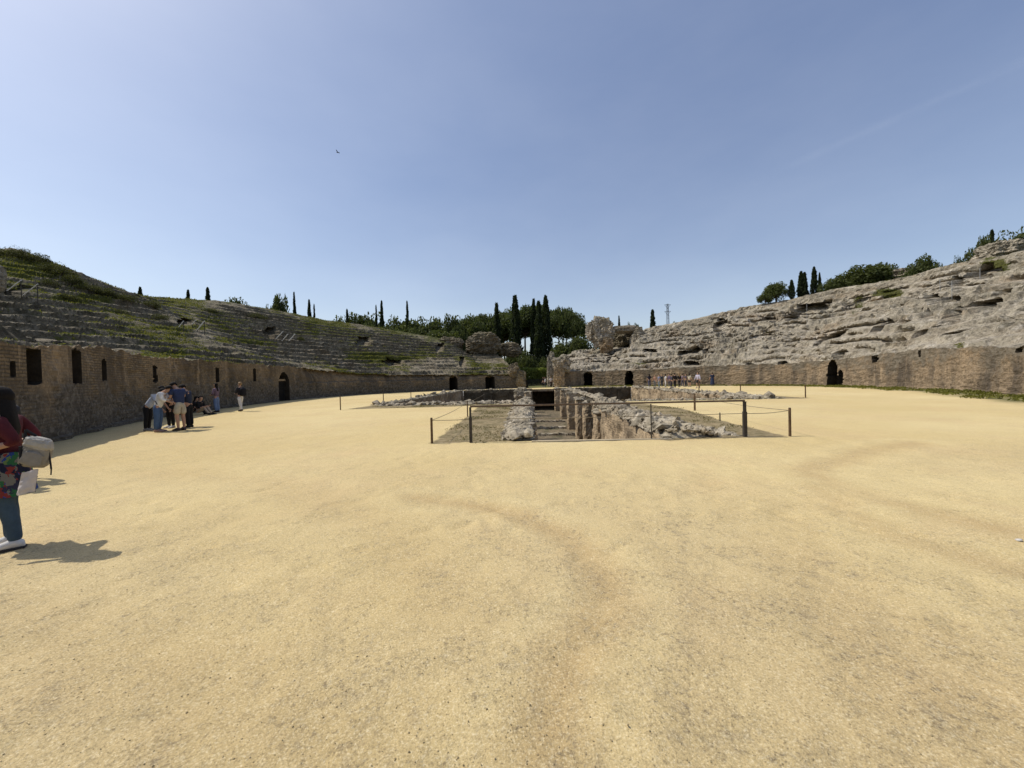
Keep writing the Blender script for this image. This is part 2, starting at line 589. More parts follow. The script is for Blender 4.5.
    def base_veg(self):
        X, Y = self.X, self.Y
        big = fbm(X * 0.13, Y * 0.13, self.seed + 2, 4)
        fine = fbm(X * 0.7, Y * 0.7, self.seed + 3, 3)
        if self.style == 'shade':
            v = 0.40 + 0.42 * big + 0.22 * fine - 0.5 * self.riser + 0.2 * sstep(0.55, 0.95, self.u)
        else:
            v = 0.02 + 0.3 * big + 0.15 * fine - 0.3 * self.riser + 0.25 * sstep(0.9, 1.0, self.u)
        v = v + 0.6 * sstep(self.R, self.R + 2, self.t)[None]
        return v

    def pick(self, px, py):
        front = self.t <= self.R
        d = (self.px[:, front] - px) ** 2 + (self.py[:, front] - py) ** 2
        d = np.where(self.pd[:, front] > 1, d, 1e9)
        i, j = np.unravel_index(np.argmin(d), d.shape)
        return i, j

    def blob(self, px, py, w, h, tilt, wob):
        i, j = self.pick(px, py)
        Pc = self.P0[i, j]
        k = self.pd[i, j] / F_PX
        near = np.linalg.norm(self.P0[..., :2] - Pc[:2], axis=-1) < (w + h) * k * 2 + 4
        near &= self.t[None] <= self.R + 1
        ca, sa = math.cos(R(tilt)), math.sin(R(tilt))
        dx, dy = self.px - px, -(self.py - py)
        a = (dx * ca + dy * sa) / (w / 2)
        b = (-dx * sa + dy * ca) / (h / 2)
        nz = fbm(self.X * 0.7 / max(0.5, h * k * 0.5), self.Y * 0.7 / max(0.5, h * k * 0.5), self.zs * 0.9, 3)
        return near, np.sqrt(a * a + b * b) + wob * nz, k

    def patch(self, px, py, w, h, amount):
        near, m, k = self.blob(px, py, w, h, 0, 0.3)
        self.veg = self.veg + np.where(near, amount * sstep(1.3, 0.5, m), 0)

    def cave(self, px, py, w, h, depth=None, tilt=0.0):
        near, m, k = self.blob(px, py, w, h, tilt, 0.3)
        mk = np.where(near, sstep(1.05, 0.85, m), 0)
        dep = depth if depth else min(5.0, 1.4 + 0.3 * w * k)
        self.push = self.push + mk * dep
        self.veg = self.veg - mk * 0.5
        self.z = self.z * (1 - mk) + mk * (self.zs)

    def build(self, name, material, label, cat):
        X = self.X + self.nrm[:, None, 0] * self.push
        Y = self.Y + self.nrm[:, None, 1] * self.push
        P = np.stack([X, Y, self.z], -1)
        veg = self.veg
        # both ends fall to the ground as broken masonry
        def cap(col, sgn):
            out = []
            for q, (off, f) in enumerate([(0.25, 0.82), (0.5, 0.5), (0.7, 0.2), (0.85, -0.05)]):
                C = P[col].copy()
                T = self.tan[col]
                jit = 0.35 * fbm(C[:, 0] * 0.9, C[:, 1] * 0.9, C[:, 2] * 0.8 + q, 3)
                C[:, 0] += sgn * T[0] * (off + jit)
                C[:, 1] += sgn * T[1] * (off + jit)
                C[:, 2] = C[:, 2] * f + 0.2 * jit
                out.append(C)
            return out
        a, b = cap(0, -1), cap(-1, 1)
        P = np.concatenate([np.stack(a[::-1]), P, np.stack(b)], 0)
        veg = np.concatenate([np.repeat(veg[:1] * 0.5, 4, 0), veg, np.repeat(veg[-1:] * 0.5, 4, 0)], 0)
        moss_shade = np.pad(np.where(np.broadcast_to(self.u < 1, self.riser.shape), self.riser * (1.0 if self.style == 'shade' else 0.6), 0), ((4, 4), (0, 0)), mode='edge')  # mossy riser tint that also paints the shade of the steps into the colour
        n, m = P.shape[:2]
        q = grid_quads(n, m)
        # face up
        v = P.reshape(-1, 3)
        q0 = q[len(q) // 2]
        nz = np.cross(v[q0[1]] - v[q0[0]], v[q0[2]] - v[q0[0]])[2]
        if nz < 0:
            q = q[:, ::-1]
        me = np_mesh(name, v, q, material, False, None, {'veg': veg, 'moss_shade': moss_shade})
        root = thing(name, label, cat, (0, 0, 0))
        self.root = root
        self.P = P
        self.mesh_obj = link('terraced_seating', me, root)
        self.bvh = BVHTree.FromPolygons(v.tolist(), q.tolist())
        return root

    def wall(self, material, apron=None, holes=()):
        c, nrm, s = self.c, self.nrm, self.s
        rows = 58
        k = np.linspace(0, 1, rows)
        Z = k[None] * (self.h0[:, None] + 0.02)
        S = np.repeat(s[:, None], rows, 1)
        base = np.stack([c[:, 0], c[:, 1]], -1)
        px, _, dd = proj(np.column_stack([base, np.full(len(s), 1.2)]))
        t = -0.12 + 0.05 * fbm(S * 0.35, Z * 0.9, self.seed + 30, 3) + 0.045 * fbm(S * 2.0, Z * 3.2, self.seed + 31, 5, 0.6)
        t = t + 0.10 * k[None] - 0.12 * (k[None] < 0.05)
        bt = np.abs(((S / 4.3) % 1.0) - 0.5)
        t = t - (0.10 if self.style == 'shade' else 0.0) * (bt < 0.045) * (0.5 + 0.5 * np.sign(perlin(S * 0.4, 2.0, self.seed)))
        if apron:
            z1, amt, p0, p1 = apron
            inr = (sstep(p0, p0 + 12, px) * sstep(p1 + 12, p1, px))[:, None]
            zt = z1 + 0.12 * fbm(S * 0.8, 0.0, 4.0, 3)
            t = t - amt * inr * sstep(zt + 0.08, zt, Z)
            t = t + 0.55 * inr * sstep(zt, self.h0[:, None], Z) ** 2
        Pw = np.stack([np.repeat(c[:, None, 0], rows, 1), np.repeat(c[:, None, 1], rows, 1), Z], -1)
        qx, qy, qd = proj(Pw)
        self.hole_info = []
        inner = np.zeros(S.shape, bool)
        for (hx, y0, y1, w, dep, arch) in holes:
            i = int(np.argmin(np.where(dd > 1, np.abs(px - hx), 1e9)))
            kx = dd[i] / F_PX
            face = max(0.3, abs(np.dot(self.tan[i], CR[:2, 0]) - self.tan[i][1] * (hx - 512) / F_PX * 1.0))
            hw = w * kx / face / 2
            zt = float(np.interp(-y0, -qy[i], Z[i]))
            zb = float(np.interp(-y1, -qy[i], Z[i])) if y1 < 1000 else -1
            ds = S - s[i]
            if self.style == 'shade':
                wg = np.exp(-(ds / (hw + 0.5)) ** 4)
                t = np.where(t < 0.4, t * (1 - wg) - 0.08 * wg, t)
            jag = (0.012 if self.style == 'shade' else 0.13) * fbm(S * (6 if self.style == 'shade' else 2.2), Z * (9 if self.style == 'shade' else 2.2), hx, 3)
            top = zt - (arch * (ds / hw) ** 2 if arch else 0) + jag
            mk = (np.abs(ds) + jag < hw) & (Z < top) & (Z > zb)
            t = np.where(mk, dep + 0.1 * fbm(S, Z, 3.0, 2), t)
            inner |= mk
            self.hole_info.append((i, hw, zt, zb))
        X = c[:, None, 0] + nrm[:, None, 0] * t
        Y = c[:, None, 1] + nrm[:, None, 1] * t
        P = np.stack([X, Y, Z], -1)
        lastt = np.stack([c[:, 0] + nrm[:, 0] * 1.0, c[:, 1] + nrm[:, 1] * 1.0, self.h0 - 0.35], -1)[:, None]
        P = np.concatenate([P, lastt], 1)
        UV = np.stack([np.concatenate([S, S[:, -1:]], 1), np.concatenate([Z, Z[:, -1:] + 0.5], 1)], -1)
        # ends
        e0 = P[:1].copy(); e0[..., :2] += (nrm[0] * 1.6 - self.tan[0] * 0.1)
        e1 = P[-1:].copy(); e1[..., :2] += (nrm[-1] * 1.6 + self.tan[-1] * 0.1)
        P = np.concatenate([e0, P, e1], 0)
        UV = np.concatenate([UV[:1] - [1.6, 0], UV, UV[-1:] + [1.6, 0]], 0)
        n, m = P.shape[:2]
        q = grid_quads(n, m)
        me = np_mesh('podium_wall', P.reshape(-1, 3), q, material, False, UV.reshape(-1, 2))
        me.materials.append(M['hole_shade'])
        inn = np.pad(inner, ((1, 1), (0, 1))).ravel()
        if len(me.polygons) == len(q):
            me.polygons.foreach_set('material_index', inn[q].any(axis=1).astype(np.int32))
        self.wall_obj = link('podium_wall', me, self.root)


SKY_L = [(-200, 250), (0, 250), (10, 246.5), (33, 254), (61, 268), (89, 277), (122, 290), (150, 296), (183, 299), (216, 300.5), (254, 306),
         (291, 313), (324, 320), (354, 323.5), (392, 330), (433, 337), (451, 341), (465, 351), (500, 352), (518, 352.5), (526, 356)]
TOP_L = [(-200, 330), (0, 341), (25, 345), (75, 346), (114, 348), (142, 357), (203, 361), (254, 364.5), (311, 369), (362, 374), (428, 375),
         (494, 374.5), (526, 375)]
SKY_R = [(548, 362), (557, 359), (571, 353), (577, 349), (612, 348), (634, 341), (643, 328.5), (665, 324), (696, 318), (738, 307.5), (777, 301),
         (797, 297), (836, 287.5), (860, 284), (876, 282), (915, 274), (941, 266), (980, 258), (1010, 254), (1024, 250), (1200, 215)]
TOP_R = [(548, 372), (582, 371), (640, 370), (720, 365.5), (777, 364), (822, 361), (850, 358), (924, 349), (1024, 345), (1200, 335)]
CTRL_L = [(-6, -3), (-9.6, 4.2), (-13.3, 11.1), (-16.2, 16.3), (-18.2, 22.4), (-19.4, 28.1), (-20.1, 34), (-19.9, 40), (-18.0, 46.5), (-12.8, 53),
          (-7.0, 57.3), (-2.7, 59.4), (1.9, 60.8)]
CTRL_R = [(7.3, 61.8), (14.2, 60.2), (20.6, 56.6), (27, 51.5), (31.4, 46), (33.2, 40), (32.9, 34), (31, 28), (27.1, 20.4), (21.5, 12), (14, 4)]

LS = Stand(CTRL_L, SKY_L, TOP_L, 20.0, 'shade', 3.0)
for a in [(392, 361, 24, 9), (463, 362, 7, 12), (272, 330, 16, 10), (186, 322, 18, 8), (364, 340, 16, 10), (22, 288, 26, 8), (440, 347, 10, 8, None, 40)]:
    LS.cave(*a)
for a in [(70, 332, 60, 8, 0.5), (165, 353, 50, 9, 0.9), (30, 268, 60, 14, 0.7), (90, 296, 70, 8, 0.6), (180, 327, 60, 6, 0.6), (420, 355, 50, 8, 0.4),
          (370, 356, 60, 10, 0.4), (240, 340, 60, 6, 0.4), (210, 363, 24, 4, 0.7)]:
    LS.patch(*a)
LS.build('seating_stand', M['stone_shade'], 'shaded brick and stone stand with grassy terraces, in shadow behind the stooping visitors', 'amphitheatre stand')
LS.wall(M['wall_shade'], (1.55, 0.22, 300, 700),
        [(32, 350, 384, 13, 3.2, 0), (75, 350, 383, 8.5, 3.0, 0), (102, 360, 380, 3, 1.6, 0), (153.5, 366, 382, 2.6, 1.6, 0),
         (216.5, 368, 382, 2.4, 1.6, 0), (254, 369, 381, 2.0, 1.6, 0), (283, 372.5, 2000, 10, 1.0, 0.7), (453, 375.5, 2000, 7.5, 2.5, 0.5),
         (490, 376, 2000, 8.5, 2.5, 0.25), (10, 362, 376, 3, 0.6, 0)])

RS = Stand(CTRL_R, SKY_R, TOP_R, 20.0, 'sun', 41.0)
for a in [(722, 326, 16, 15, None, 10), (695, 349, 34, 6, None, 8), (806, 309, 44, 13, None, 22), (835, 334, 36, 4, 1.5, 25), (749, 363, 8, 4),
          (783, 362, 8, 5), (951, 315, 28, 13, None, 32), (982, 303, 36, 9, None, 10), (922, 330, 40, 3.5, 1.0, 27), (956, 282, 14, 15), (984, 270, 32, 12, None, 15), (934, 297, 18, 9), (950, 298, 18, 6),
          (926, 311, 12, 8, None, 20), (880, 322, 22, 4, 0.8, 15), (876, 357, 6, 7), (1019, 345, 8, 9), (613, 359, 14, 9, None, 20), (624, 341, 16, 11, 4.0), (616, 370, 3, 5), (880, 325, 26, 5, None, 30),
          (840, 352, 16, 6, None, 25), (690, 362, 14, 3), (960, 330, 40, 3, 0.8, 14), (760, 335, 24, 4, 0.8, 15), (900, 345, 26, 3, 0.8, 10), (1000, 292, 26, 4, 1.0, 20),
          (650, 350, 14, 4), (860, 300, 30, 4, 0.9, 22), (770, 318, 14, 5)]:
    RS.cave(*a)
for a in [(888, 292, 34, 9, 0.9), (995, 264, 30, 16, 1.0), (858, 300, 12, 14, 0.8), (959, 344, 12, 6, 0.8), (767, 332, 14, 8, 0.6), (855, 312, 10, 8, 0.6),
          (640, 362, 20, 4, 0.5), (600, 352, 30, 4, 0.4), (980, 300, 30, 5, 0.4)]:
    RS.patch(*a)
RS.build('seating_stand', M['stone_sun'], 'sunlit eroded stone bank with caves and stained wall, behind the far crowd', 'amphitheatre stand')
RS.wall(M['wall_sun'], None,
        [(588, 372, 2000, 8, 3.5, 0.4), (629, 369.5, 2000, 7.5, 3.5, 0.6), (833, 357, 2000, 9, 4.0, 0.8), (841, 371, 2000, 4.5, 1.6, 0.2), (876, 353, 362, 5, 0.8, 0),
         (920, 348, 357, 2, 0.6, 0), (1020, 342, 352, 6, 1.0, 0), (556, 374, 2000, 4, 1.4, 0.2)])


def surf_z(x, y):
    best = 0.0
    for st in (LS, RS):
        h = st.bvh.ray_cast(Vector((x, y, 60)), Vector((0, 0, -1)))
        if h[0] is not None:
            best = max(best, h[0].z)
    return best


def surf_hit(px, py):
    d = Vector(ray(px, py)).normalized()
    best = None
    for st in (LS, RS):
        h = st.bvh.ray_cast(Vector(CAM), d)
        if h[0] is not None and (best is None or h[3] < best[3]):
            best = h
    return best


# ------------------------------------------------------------------ ground sheet with the pit cut out
AX = R(3.05)
PU = np.array([math.cos(AX), -math.sin(AX)])
PV = np.array([math.sin(AX), math.cos(AX)])


def pit(u, v, z=0.0):
    return Vector((u * PU[0] + v * PV[0], u * PU[1] + v * PV[1], z))


V0, V1, V2 = 9.25, 24.0, 52.5           # corridor front, chamber near and far edge
UL, UR = -9.5, 13.2                     # chamber ends
CW = 3.2                                # corridor width
PIT_Z = -2.9


def lines(*segs):
    out = []
    for a, b, st in segs:
        n = max(1, int(round((b - a) / st)))
        out.append(np.linspace(a, b, n, endpoint=False))
    return np.unique(np.round(np.concatenate(out + [np.array([segs[-1][1]])]), 5))


gu = lines((-9000, -1000, 2000), (-1000, -100, 150), (-100, -30, 8), (-30, UL, 0.5), (UL, -7.0, 0.1), (-7.0, 0, 0.07), (0, CW, 0.0711), (CW, 8, 0.08), (8, UR, 0.2), (UR, 36, 0.4),
           (36, 100, 8), (100, 1000, 150), (1000, 9000, 2000))
gv = lines((-9000, -1000, 2000), (-1000, -100, 150), (-100, -10, 6), (-10, 0.6, 0.4), (0.6, 5, 0.055), (5, V0, 0.085), (V0, V1, 0.21), (V1, V2, 0.6), (V2, 70, 0.5), (70, 110, 4),
           (110, 1000, 120), (1000, 12000, 2500))
GU, GV = np.meshgrid(gu, gv, indexing='ij')
GX = GU * PU[0] + GV * PV[0]
GY = GU * PU[1] + GV * PV[1]
def footprints(z):
    rg = np.random.default_rng(5)
    starts = [(-3.5, 1.6, 70), (-2.0, 3.0, 20), (0.5, 1.4, 100), (2.0, 1.8, 40), (-1.0, 2.2, 140), (3.5, 3.2, 95), (1.2, 3.8, 15), (-4.5, 4.0, 60), (4.5, 2.0, 120), (-0.6, 5.0, 80), (2.6, 5.5, 160), (-2.8, 6.0, 30), (0.2, 2.6, 50)]
    for x0, y0, an in starts:
        a = math.radians(an)
        for k in range(14):
            a += rg.normal(0, 0.08)
            x0 += math.cos(a) * 0.34 + rg.normal(0, 0.02)
            y0 += math.sin(a) * 0.34 + rg.normal(0, 0.02)
            sd_ = 0.09 * (1 if k % 2 else -1)
            cx_, cy_ = x0 - math.sin(a) * sd_, y0 + math.cos(a) * sd_
            if not (0.9 < cy_ < 8.3 and abs(cx_) < 7):
                continue
            uu, vv = cx_ * PU[0] + cy_ * PU[1], cx_ * PV[0] + cy_ * PV[1]
            i0, i1 = np.searchsorted(gu, [uu - 0.3, uu + 0.3]); j0, j1 = np.searchsorted(gv, [vv - 0.3, vv + 0.3])
            dx, dy = GX[i0:i1, j0:j1] - cx_, GY[i0:i1, j0:j1] - cy_
            l, w_ = dx * math.cos(a) + dy * math.sin(a), -dx * math.sin(a) + dy * math.cos(a)
            m_ = np.sqrt((l / 0.15) ** 2 + (w_ / 0.062) ** 2)
            z[i0:i1, j0:j1] += 0.017 * rg.uniform(0.4, 1.2) * (-sstep(1.15, 0.75, m_) + 0.6 * np.exp(-((m_ - 1.35) / 0.25) ** 2))
    return z


nearf = sstep(30, 8, np.hypot(GX, GY))
gz = nearf * (0.014 * fbm(GX * 0.6, GY * 0.6, 0.5, 3) + 0.011 * fbm(GX * 2.1, GY * 2.1, 1.5, 3) + 0.009 * np.maximum(0, fbm(GX * 0.8, GY * 0.8, 22, 3) + 0.25) * fbm(GX * 5.5, GY * 5.5, 2.5, 3, 0.6))
gz = footprints(gz)
# worn wheel ruts and footpaths, real shallow grooves
track = np.zeros_like(GX)
pale = np.zeros_like(GX)


def add_track(pts, wid, dep, tone):
    global gz, track, pale
    p = np.array([ground_at(*q)[:2] for q in pts])
    d = np.full(GX.shape, 1e9)
    sel = np.hypot(GX, GY) < 40
    gx, gy = GX[sel], GY[sel]
    dm = np.full(gx.shape, 1e9)
    for a, b in zip(p[:-1], p[1:]):
        ab = b - a
        t = np.clip(((gx - a[0]) * ab[0] + (gy - a[1]) * ab[1]) / (ab @ ab), 0, 1)
        dm = np.minimum(dm, np.hypot(gx - a[0] - t * ab[0], gy - a[1] - t * ab[1]))
    d[sel] = dm
    d = d + 0.3 * wid * fbm(GX * 1.5, GY * 1.5, 7.0, 3)
    k = np.exp(-np.clip(d / wid, 0, 9) ** 2)
    gz = gz - dep * k
    track = np.maximum(track, k * tone)
    pale = np.maximum(pale, tone * np.exp(-((d / wid - 2.1) / 0.75) ** 2))


add_track([(410, 497), (470, 503), (520, 514), (565, 532), (592, 556), (606, 585), (602, 615), (580, 650), (558, 690), (545, 768)], 0.16, 0.022, 1.0)
add_track([(915, 443), (880, 448), (838, 460), (806, 470), (828, 484), (880, 500), (940, 513), (1010, 530)], 0.24, 0.009, 0.85)
add_track([(812, 488), (850, 515), (900, 538), (960, 555), (1030, 574)], 0.20, 0.009, 0.75)
add_track([(780, 500), (820, 560), (900, 640), (1024, 760)], 0.25, 0.015, 0.45)
add_track([(700, 470), (760, 540), (840, 650), (900, 768)], 0.2, 0.012, 0.35)
add_track([(0, 610), (120, 640), (250, 700), (300, 768)], 0.3, 0.012, 0.35)
add_track([(150, 470), (260, 480), (380, 520), (440, 600)], 0.3, 0.01, 0.3)


def poly_mask(pts, soft=0.35):
    pts = np.array(pts, float)
    sel = np.hypot(GX, GY) < 60
    gx, gy = GX[sel], GY[sel]
    inside = np.zeros(gx.shape, bool)
    dm = np.full(gx.shape, 1e9)
    n = len(pts)
    for i in range(n):
        a, b = pts[i], pts[(i + 1) % n]
        cond = (a[1] > gy) != (b[1] > gy)
        xc = (b[0] - a[0]) * (gy - a[1]) / (b[1] - a[1] + 1e-12) + a[0]
        inside ^= cond & (gx < xc)
        ab = b - a
        t = np.clip(((gx - a[0]) * ab[0] + (gy - a[1]) * ab[1]) / (ab @ ab + 1e-12), 0, 1)
        dm = np.minimum(dm, np.hypot(gx - a[0] - t * ab[0], gy - a[1] - t * ab[1]))
    sd_ = np.where(inside, dm, -dm) + 0.3 * soft * fbm(gx * 1.3, gy * 1.3, 3, 3)
    out = np.zeros(GX.shape)
    out[sel] = sstep(-soft, soft, sd_)
    return out


g2 = lambda px, py: ground_at(px, py)[:2]
dirt = np.maximum.reduce([
    poly_mask([g2(430, 443.5), g2(466, 418), g2(480, 405), g2(520, 402), pit(0.3, 23.9)[:2], pit(0.3, 9.2)[:2]], 0.2),
    poly_mask([g2(672, 440.5), g2(792, 437), g2(735, 424), g2(680, 408), g2(610, 400), pit(3.0, 23.9)[:2], pit(3.0, 9.2)[:2]], 0.25),
    poly_mask([g2(345, 409.3), g2(383, 404), g2(412, 398), g2(450, 391), g2(530, 389.6), pit(1, 30)[:2], pit(0, 23.0)[:2], g2(440, 407)], 0.25),
    poly_mask([g2(600, 400.5), g2(720, 399.5), g2(800, 398.6), g2(812, 398), g2(745, 394), g2(660, 389), g2(600, 388.6), pit(2, 40)[:2]], 0.3)])
arena = np.vstack([np.array(LS.c), np.array(RS.c)])
inside_a = poly_mask(arena[::8] + 0 * arena[::8], 0.5)
gapf = poly_mask([(1.5, 58), (1.5, 110), (7.4, 110), (7.4, 58)], 0.5)
sandm = np.maximum(inside_a, gapf)
c_all = np.vstack([LS.c[::6], RS.c[::6]])
wallgrass = np.zeros(GX.shape)
sel = (np.hypot(GX, GY) < 75) & (GX > 8)
dmin = np.full(sel.sum(), 1e9)
for q in RS.c[::10]:
    dmin = np.minimum(dmin, np.hypot(GX[sel] - q[0], GY[sel] - q[1]))
wallgrass[sel] = sstep(3.4, 1.6, dmin + 0.9 * fbm(GX[sel] * 0.5, GY[sel] * 0.5, 2, 3))

hole = ((GU > 0 - 1e-4) & (GU < CW + 1e-4) & (GV > V0 - 1e-4) & (GV < V1 + 1e-4)) | ((GU > UL - 1e-4) & (GU < UR + 1e-4) & (GV > V1 - 1e-4) & (GV < V2 + 1e-4))
q = grid_quads(*GX.shape)
cu = (gu[:-1, None] + gu[1:, None]) / 2 + 0 * gv[None, :-1]
cv = (gv[None, :-1] + gv[None, 1:]) / 2 + 0 * gu[:-1, None]
drop = ((cu > 0) & (cu < CW) & (cv > V0) & (cv < V1)) | ((cu > UL) & (cu < UR) & (cv > V1) & (cv < V2))
q = q[~drop.ravel()]
v = np.stack([GX, GY, gz], -1).reshape(-1, 3)
if np.cross(v[q[0][1]] - v[q[0][0]], v[q[0][2]] - v[q[0][0]])[2] < 0:
    q = q[:, ::-1]

m, nt, b = mat('arena_sand')
n = N(nt)
c = n.coord()
big = n.ramp(n.noise(c, 0.16, 5, 0.55), (0.40, 0.62))
col = n.mix(big, (0.565, 0.432, 0.198), (0.63, 0.50, 0.25))
worn_shade = n.attr('worn_shade')
col = n.mix(n.math('MULTIPLY', worn_shade, 0.65), col, (0.50, 0.378, 0.20))
pink = n.ramp(n.noise(c, 0.45, 6, 0.65), (0.50, 0.66, 0, 0.5))
col = n.mix(pink, col, (0.56, 0.405, 0.21))
gn = n.noise(c, 0.27, 7, 0.68)
col = n.mix(n.ramp(gn, (0.52, 0.7, 0, 0.25)), col, (0.48, 0.385, 0.215))
col = n.mix(n.math('MULTIPLY', n.attr('track'), n.ramp(n.noise(c, 3, 6, 0.7), (0.3, 0.7, 0.35, 0.95))), col, (0.45, 0.315, 0.145))
col = n.mix(n.math('MULTIPLY', n.attr('pale'), n.ramp(n.noise(c, 2, 6, 0.7), (0.3, 0.7, 0.1, 0.5))), col, (0.68, 0.545, 0.28))
cl = n.ramp(n.noise(c, 1.9, 8, 0.75), (0.44, 0.60))
clw = n.math('MINIMUM', n.math('ADD', n.math('MULTIPLY', cl, n.math('ADD', n.math('MULTIPLY', worn_shade, 0.9), 0.35)), n.math('MULTIPLY', n.attr('track'), 0.12)), 1.0)
sp = n.noise(c, 8, 8, 0.78)
col = n.mix(n.math('MULTIPLY', n.ramp(sp, (0.50, 0.62, 0, 0.6)), clw), col, (0.33, 0.26, 0.16))
sp2 = n.noise(c, 26, 6, 0.75)
col = n.mix(n.math('MULTIPLY', n.ramp(sp2, (0.52, 0.64, 0, 0.9)), n.math('ADD', n.math('MULTIPLY', clw, 0.75), 0.18)), col, (0.20, 0.155, 0.095))
col = n.mix(n.ramp(n.noise(c, 38, 3, 0.6), (0.56, 0.72, 0, 0.4)), col, (0.76, 0.65, 0.42))
fg = n.noise(c, 95, 3, 0.7)
col = n.mix(n.ramp(fg, (0.54, 0.68, 0, 0.7)), col, (0.24, 0.18, 0.1))
col = n.mix(n.ramp(fg, (0.46, 0.34, 0, 0.5)), col, (0.85, 0.73, 0.48))
dn = n.noise(c, 1.6, 7, 0.7)
dcol = n.mix(n.ramp(dn, (0.35, 0.65)), (0.27, 0.205, 0.115), (0.125, 0.105, 0.05))
dcol = n.mix(n.ramp(n.noise(c, 6, 6, 0.7), (0.45, 0.7)), dcol, (0.35, 0.28, 0.165))
col = n.mix(n.ramp(n.math('ADD', n.attr('dirt'), n.ramp(dn, (0.3, 0.7, -0.25, 0.25))), (0.35, 0.65)), col, dcol)
col = n.mix(n.math('MULTIPLY', n.attr('wallgrass'), n.ramp(dn, (0.3, 0.6, 0.4, 1.0))), col, (0.085, 0.09, 0.035))
gcol = n.mix(n.ramp(n.noise(c, 0.1, 6), (0.35, 0.65)), (0.06, 0.075, 0.025), (0.16, 0.15, 0.06))
col = n.mix(n.attr('sand'), gcol, col)
nt.links.new(col, b.inputs['Base Color'])
b.inputs['Roughness'].default_value = 0.95
b.inputs['Specular IOR Level'].default_value = 0.1
b1 = n.bump(n.noise(c, 6, 9, 0.72), 0.6, 0.03)
b2 = n.bump(n.math('MULTIPLY', n.noise(c, 20, 8, 0.75), n.math('ADD', n.math('MULTIPLY', clw, 0.5), 0.35)), 0.8, 0.022, b1)
nt.links.new(b2, b.inputs['Normal'])
M['sand'] = m
worn_shade = sstep(9.5, 2.0, np.hypot(GX + 1.5, GY)) * (0.75 + 0.5 * fbm(GX * 0.35, GY * 0.35, 12, 3)) + 0.35 * sstep(-2, -9, GX) * sstep(22, 6, GY)  # near sand darkened for the self-shadow of its grains, along with worn patches
worn_shade = np.clip(worn_shade + 0.5 * np.exp(-((GX - 9) / 3.5) ** 2 - ((GY - 6.5) / 1.3) ** 2) + 0.4 * np.exp(-((GX - 1.6) / 0.8) ** 2 - ((GY - 3.2) / 1.4) ** 2), 0, 1)
ground = link('ground', np_mesh('ground', v, q, M['sand'], True, None,
                                {'dirt': dirt, 'track': track, 'pale': pale, 'sand': sandm, 'worn_shade': worn_shade, 'wallgrass': wallgrass}))
tag(ground, kind='structure')

# loose grit on the sand: real little stones, too many to count
ico = bmesh.new()
bmesh.ops.create_icosphere(ico, subdivisions=1, radius=1)
iv = np.array([v_.co[:] for v_ in ico.verts])
it = np.array([[v_.index for v_ in f.verts] for f in ico.faces])
ico.free()
NG = 22000
rr = 1.2 + 9.5 * RNG.random(NG) ** 1.5
aa = RNG.uniform(-1.0, 1.0, NG)
gxp, gyp = rr * np.sin(aa) * 1.15, rr * np.cos(aa)
ok = gyp < 8.8
gxp, gyp = gxp[ok], gyp[ok]
sz = 0.0014 + 0.0032 * RNG.random(len(gxp)) ** 6
rot = RNG.uniform(0, 6.28, len(gxp))
sc3 = np.stack([sz * RNG.uniform(0.8, 1.5, len(sz)), sz * RNG.uniform(0.7, 1.2, len(sz)), sz * RNG.uniform(0.4, 0.8, len(sz))], -1)
V = iv[None] * sc3[:, None]
cx, sx = np.cos(rot)[:, None], np.sin(rot)[:, None]
V = np.stack([V[..., 0] * cx - V[..., 1] * sx, V[..., 0] * sx + V[..., 1] * cx, V[..., 2]], -1)


def gz_at(x, y):
    u_ = x * PU[0] + y * PU[1]
    v_ = x * PV[0] + y * PV[1]
    i = np.clip(np.searchsorted(gu, u_), 1, len(gu) - 1)
    j = np.clip(np.searchsorted(gv, v_), 1, len(gv) - 1)
    i = np.where(np.abs(gu[i - 1] - u_) < np.abs(gu[i] - u_), i - 1, i)
    j = np.where(np.abs(gv[j - 1] - v_) < np.abs(gv[j] - v_), j - 1, j)
    return gz[i, j]


V = V + np.stack([gxp, gyp, gz_at(gxp, gyp) + 0.001], -1)[:, None]
F = (it[None] + (np.arange(len(V)) * len(iv))[:, None, None]).reshape(-1, 3)
M['grit'] = leaf_mat('grit', (0.40, 0.32, 0.19), (0.50, 0.41, 0.25), (0.27, 0.21, 0.13), 3.0)
g = link('gravel', np_mesh('gravel', V.reshape(-1, 3), F, M['grit'], True))
tag(g, 'loose fine grit strewn over the yellow sand', 'gravel', kind='stuff')
P = ground_at(1019, 541)
gg = Geo(); gg.ball((0, 0, 0.008), (0.028, 0.018, 0.012), 2, 0.3, 2.0)
o = gg.done('stone', plain('pale_stone', (0.55, 0.52, 0.47)), None, True, P)
tag(o, 'small pale stone lying alone on the sand at the right edge', 'stone')

# ------------------------------------------------------------------ pit
pf = link('pit_floor', None)


